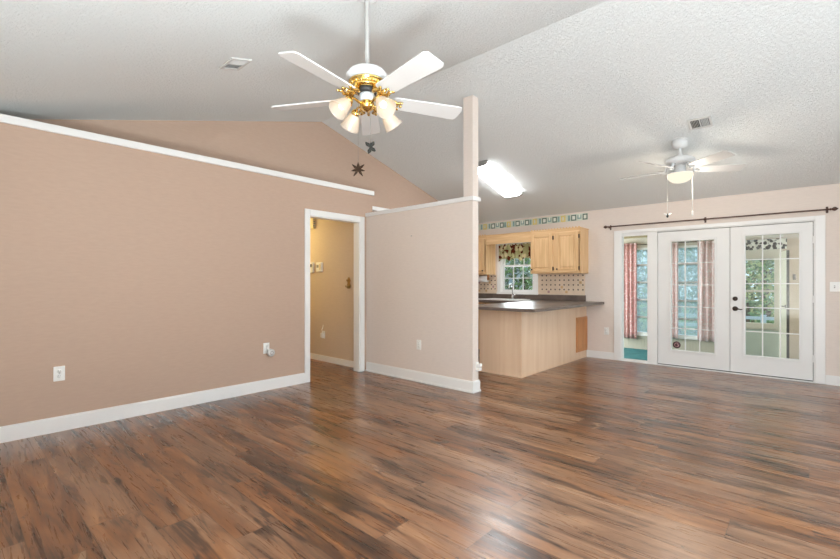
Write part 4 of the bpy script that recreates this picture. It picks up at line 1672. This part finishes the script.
# ------------------------------------------------------------------ sunroom
b = MB()
b.box(-5.1, 2.5, YBB + 0.0, YS + 0.12, ZS - 0.1, ZS)
struct(b.build('floor_sunroom', M_CARPET), 'teal carpet of the sunroom beyond the glass')
b = MB()
b.box(-5.1, 2.5, YBB, YS + 0.12, 2.24, 2.32)
for k in range(7):
    y = 7.8 + k * 0.38
    b.box(-5.1, 2.5, y, y + 0.012, 2.236, 2.24)
struct(b.build('ceiling_sunroom', M_SUNCEIL))
# far wall pieces: three tall windows on the left, one double hung on the right
TW = [(-3.10, -2.36), (-2.22, -1.48)]
TZ0, TZ1 = 0.13, 2.02
RW = (-1.13, -0.46, 0.45, 1.76)
b = MB()
xs = -5.1
for x0, x1 in TW:
    b.box(xs, x0, YS, YS + 0.12, ZS, 2.24)
    b.box(x0, x1, YS, YS + 0.12, ZS, TZ0)
    b.box(x0, x1, YS, YS + 0.12, TZ1, 2.24)
    xs = x1
b.box(xs, RW[0], YS, YS + 0.12, ZS, 2.24)
b.box(RW[0], RW[1], YS, YS + 0.12, ZS, RW[2])
b.box(RW[0], RW[1], YS, YS + 0.12, RW[3], 2.24)
b.box(RW[1], 2.5, YS, YS + 0.12, ZS, 2.24)
# beadboard grooves below the tall windows
k = -5.0
while k < -1.3:
    b.box(k, k + 0.045, YS - 0.008, YS, ZS, 0.10)
    k += 0.055
struct(b.build('wall_sunroom_far', M_SUNWALL), 'beige far wall of the sunroom')
b = MB()
b.box(RW[1] + 0.08, 2.4, YS - 0.012, YS - 0.0005, ZS, 2.235)
struct(b.build('wall_sunroom_panel', M_SUNTAN))
b = MB()
b.box(RW[0] - 0.06, RW[1] + 0.02, YS - 0.014, YS - 0.0005, ZS + 0.001, RW[2] - 0.07)
struct(b.build('trim_6', M_SAGE), 'sage panel below the right sunroom window')
for nm, x in (('wall_sunroom_left', -5.1), ('wall_sunroom_right', 2.4)):
    b = MB()
    b.box(x, x + 0.1, YBB, YS, ZS, 0.3)
    b.box(x, x + 0.1, YBB, YS, 2.1, 2.24)
    b.box(x, x + 0.1, YBB, 7.75, 0.3, 2.1)
    b.box(x, x + 0.1, 10.05, YS, 0.3, 2.1)
    struct(b.build(nm, M_SUNWALL))
b = MB()
b.box(-5.1, 2.5, YBB, YBB + 0.02, ZS, -0.12)
struct(b.build('wall_sunroom_riser', M_SUNWALL))


def tall_window(n, x0, x1):
    b = MB()
    f = 0.045
    b.box(x0, x0 + f, YS - 0.012, YS + 0.08, TZ0, TZ1)
    b.box(x1 - f, x1, YS - 0.012, YS + 0.08, TZ0, TZ1)
    b.box(x0 + f, x1 - f, YS - 0.012, YS + 0.08, TZ0, TZ0 + f)
    b.box(x0 + f, x1 - f, YS - 0.012, YS + 0.08, TZ1 - f, TZ1)
    b.box(x0 - 0.03, x1 + 0.03, YS - 0.05, YS - 0.0125, TZ0 - 0.03, TZ0 + 0.004)
    o = struct(b.build('window_%d' % n, M_TRIM))
    for k in range(1, 5):
        zz = TZ0 + (TZ1 - TZ0) * k / 5
        b = MB()
        b.box(x0 + f, x1 - f, YS + 0.005, YS + 0.05, zz - 0.018, zz + 0.018)
        b.build('rail', M_SILVER, o)
    b = MB()
    b.box(x0 + f, x1 - f, YS + 0.028, YS + 0.034, TZ0 + f, TZ1 - f)
    b.build('glass_pane', M_BLUEGLASS, o)


tall_window(3, *TW[0])
tall_window(4, *TW[1])
b = MB()
x0, x1, z0, z1 = RW
f = 0.05
b.box(x0, x0 + f, YS - 0.015, YS + 0.08, z0, z1)
b.box(x1 - f, x1, YS - 0.015, YS + 0.08, z0, z1)
b.box(x0 + f, x1 - f, YS - 0.015, YS + 0.08, z0, z0 + f)
b.box(x0 + f, x1 - f, YS - 0.015, YS + 0.08, z1 - f, z1)
b.box(x0 + f, x1 - f, YS, YS + 0.05, 1.08, 1.12)
b.box(x0 - 0.05, x1 + 0.03, YS - 0.05, YS - 0.0155, z0 - 0.05, z0 + 0.004)
o = struct(b.build('window_5', M_SUNWALL))
b = MB()
b.box(x0 + f, x1 - f, YS + 0.028, YS + 0.034, z0 + f, z1 - f)
b.build('glass_pane', M_GLASS, o)

# curtains
def curtain(x0, x1, z0, z1, mat, label, folds=4):
    o = thing('curtain', label, 'curtain', ((x0 + x1) / 2, YS - 0.085, z1), group='rose sunroom curtains')
    hw = (x1 - x0) / 2
    b = MB()
    b._merge(drape(-hw, hw, z0 - z1, 0, 0.028, folds, 0, 14), None, None, None, True)
    b.build('panel', mat, o)
    b = MB()
    b._merge(drape(-hw, hw, -0.001, 0.035, 0.030, folds, 0, 2), None, None, None, True)
    b.build('ruffle_heading', mat, o)
    return o


curtain(-3.19, -2.83, 0.03, 2.09, M_CURTDEEP, 'rose print curtain seen through the sidelight', 4)
curtain(-2.30, -2.04, 0.10, 2.05, M_CURTAIN, 'pale rose curtain at the left edge of the left french door glass', 3)
curtain(-1.70, -1.40, 0.09, 2.05, M_CURTAIN, 'pale rose curtain at the right side of the left french door glass', 3)
r2 = thing('sunroom_curtain_rod', 'thin curtain rod above the tall sunroom windows', 'curtain rod', (-2.3, YS - 0.035, 2.085))
b = MB()
b.cyl((-0.95, 0, 0), (0.95, 0, 0), 0.008)
b.build('rod', M_BRONZE, r2)
for x in (-0.94, 0.94, 0.05):
    b = MB()
    b.box(x - 0.01, x + 0.01, 0.002, 0.0345, -0.012, 0.012)
    b.build('bracket', M_BRONZE, r2)

# black leaf valance over the right window, storm door leaf
v2 = thing('leaf_print_valance', 'short black and cream leaf print valance over the right sunroom window', 'valance', (-0.70, YS - 0.06, 2.06))
b = MB()
b._merge(drape(-0.48, 0.37, -0.19, 0, 0.010, 6, 0.0, 6), None, None, None, True)
b.build('cloth', M_LEAFVAL, v2)
b = MB()
b.box(-0.50, 0.39, 0.012, 0.048, -0.02, 0.02)
b.build('mounting_board', M_SUNTAN, v2)

sdr = thing('storm_door', 'narrow putty storm door leaf standing open in the sunroom', 'door', (-0.425, YS - 0.055, ZS), (0, 0, math.radians(-80.5)))
b = MB()
b.box(0, 0.80, -0.018, 0.018, 0.012, 2.0, None, 0.003)
b.build('slab', M_PUTTY, sdr)
b = MB()
b.box(0.7995, 0.812, -0.018, 0.018, 0.0, 2.0)  # black strip stands in for the shadow gap beside the leaf
b.build('edge_shadow_strip', M_SLOT, sdr, label='black strip for the shadow gap at the edge')
b = MB()
b.lathe([(0, 0), (0.026, 0), (0.022, 0.012), (0.010, 0.02), (0.010, 0.045), (0, 0.045)], None, 18, RX90, (0.74, -0.018, 1.06))
b.tube([(0.74, -0.058, 1.06), (0.72, -0.062, 1.062), (0.66, -0.062, 1.060), (0.63, -0.060, 1.055)], 0.009, None, 8)
b.build('lever', M_BRONZE, sdr, label='dark lever handle')
bell = thing('wall_bell_push', 'small dark bell push on the tan sunroom wall', 'bell push', (-0.232, YS - 0.012, 1.36))
b = MB()
b.box(-0.022, 0.022, -0.012, 0, -0.05, 0.05, None, 0.004)
b.build('plate', M_BRONZE, bell)
b = MB()
b.cyl((0, -0.017, 0), (0, -0.012, 0), 0.009, None, 12)
b.build('button', M_SLOT, bell)

# ------------------------------------------------------------------ outdoors
b = MB()
b.box(-40, 30, 10.5, 60, -0.9, -0.8)
b.box(-40, -5.3, 7.5, 10.5, -0.9, -0.8)
struct(b.build('ground_lawn', M_GRASS))


def tree(x, y, h, cr, mats, label, seed, n=900):
    rnd = random.Random(seed)
    o = thing('tree', label, 'tree', (x, y, -0.8), group='trees behind the house')
    b = MB()
    top = Vector((rnd.uniform(-.3, .3), rnd.uniform(-.3, .3), h * 0.75))
    b.tube([(0, 0, -0.02), (0.03, 0, h * 0.2), top * 0.6, top], [0.16, 0.13, 0.09, 0.03], None, 9)
    for k in range(7):
        a = rnd.uniform(0, 2 * PI)
        s = top * rnd.uniform(0.25, 0.85)
        e = s + Vector((math.cos(a), math.sin(a), rnd.uniform(0.3, 0.8))) * cr * rnd.uniform(0.5, 0.8)
        b.tube([s, (s + e) / 2 + Vector((0, 0, 0.05)), e], [0.05, 0.03, 0.012], None, 6)
    b.build('trunk', M_BARK, o)
    b = MB()
    for k in range(n):
        d = Vector((rnd.gauss(0, 1), rnd.gauss(0, 1), rnd.gauss(0, 1))).normalized() * cr * rnd.random() ** 0.4
        c = Vector((d.x, d.y, h * 0.55 + d.z * (h * 0.55 / cr)))
        if c.z < 0.15:
            continue
        s = rnd.uniform(0.06, 0.13)
        u = Vector((rnd.gauss(0, 1), rnd.gauss(0, 1), rnd.gauss(0, 1))).normalized()
        v = u.cross(Vector((rnd.gauss(0, 1), rnd.gauss(0, 1), rnd.gauss(0, 1)))).normalized()
        b.quad([c - u * s, c + v * s * 0.5, c + u * s, c - v * s * 0.5], rnd.choice(mats))
    b.build('foliage', None, o)


D, Mi, Yl, Bl = M_LEAF
n_tree = 0
rt = random.Random(5)
where = {(0, 0): 'front row', (1, 0): 'second row'}
rows = [(17.0, [-0.55, -1.55, -2.75, -4.0, -5.3]), (19.8, [-1.2, -2.6, -4.0, -5.5, -7.1]), (23.5, [0.3, -1.5, -3.3, -5.2, -7.2, -9.2])]
names = [['rightmost', 'second from the right', 'middle', 'second from the left', 'leftmost'],
         ['rightmost', 'second from the right', 'middle', 'second from the left', 'leftmost'],
         ['rightmost', 'second from the right', 'third from the right', 'third from the left', 'second from the left', 'leftmost']]
rown = ['nearest row', 'middle row', 'tall back row']
for r_, (yy, xs_) in enumerate(rows):
    for k, x_ in enumerate(xs_):
        h_ = (3.2, 4.6, 7.0)[r_] * rt.uniform(0.9, 1.12)
        cr_ = (0.52, 0.66, 0.9)[r_]
        if x_ > -2.6:
            ms_ = [(D, Mi, Yl), (Mi, Yl, D), (D, Mi, D)][k % 3]
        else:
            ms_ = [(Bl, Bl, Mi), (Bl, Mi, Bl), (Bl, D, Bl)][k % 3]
        tree(x_, yy + rt.uniform(-.3, .3), h_, cr_, ms_, 'tree beyond the sunroom windows, %s in the %s' % (names[r_][k], rown[r_]), 40 + n_tree, (700, 900, 1500)[r_])
        n_tree += 1
for x_, y_, h_, cr_, ms_, lab_ in ((-6.6, 11.6, 2.9, 0.6, (D, Mi, Bl), 'green tree outside the kitchen window, nearest the glass'),
                                   (-8.0, 13.2, 3.8, 0.75, (Mi, Yl, Yl), 'yellow green tree outside the kitchen window'),
                                   (-9.0, 15.6, 5.0, 0.9, (D, Bl, Mi), 'tall green tree outside the kitchen window, behind the yellow one'),
                                   (-11.4, 19.6, 6.0, 1.0, (Bl, Mi, D), 'tall hazy tree at the back outside the kitchen window')):
    tree(x_, y_, h_, cr_, ms_, lab_, 40 + n_tree, 1500)
    n_tree += 1

rl = thing('deck_railing', 'pale blue grey deck railing outside the right sunroom window', 'railing', (-1.3, 12.6, -0.8))
for z in (1.00, 1.24):
    b = MB()
    b.box(-1.5, 1.5, -0.03, 0.03, z - 0.035, z + 0.035)
    b.build('rail', M_RAIL, rl)
for k in range(4):
    b = MB()
    x = -1.45 + k * 0.966
    b.box(x - 0.05, x + 0.05, -0.05, 0.05, 0, 1.32)
    b.build('post', M_RAIL, rl)
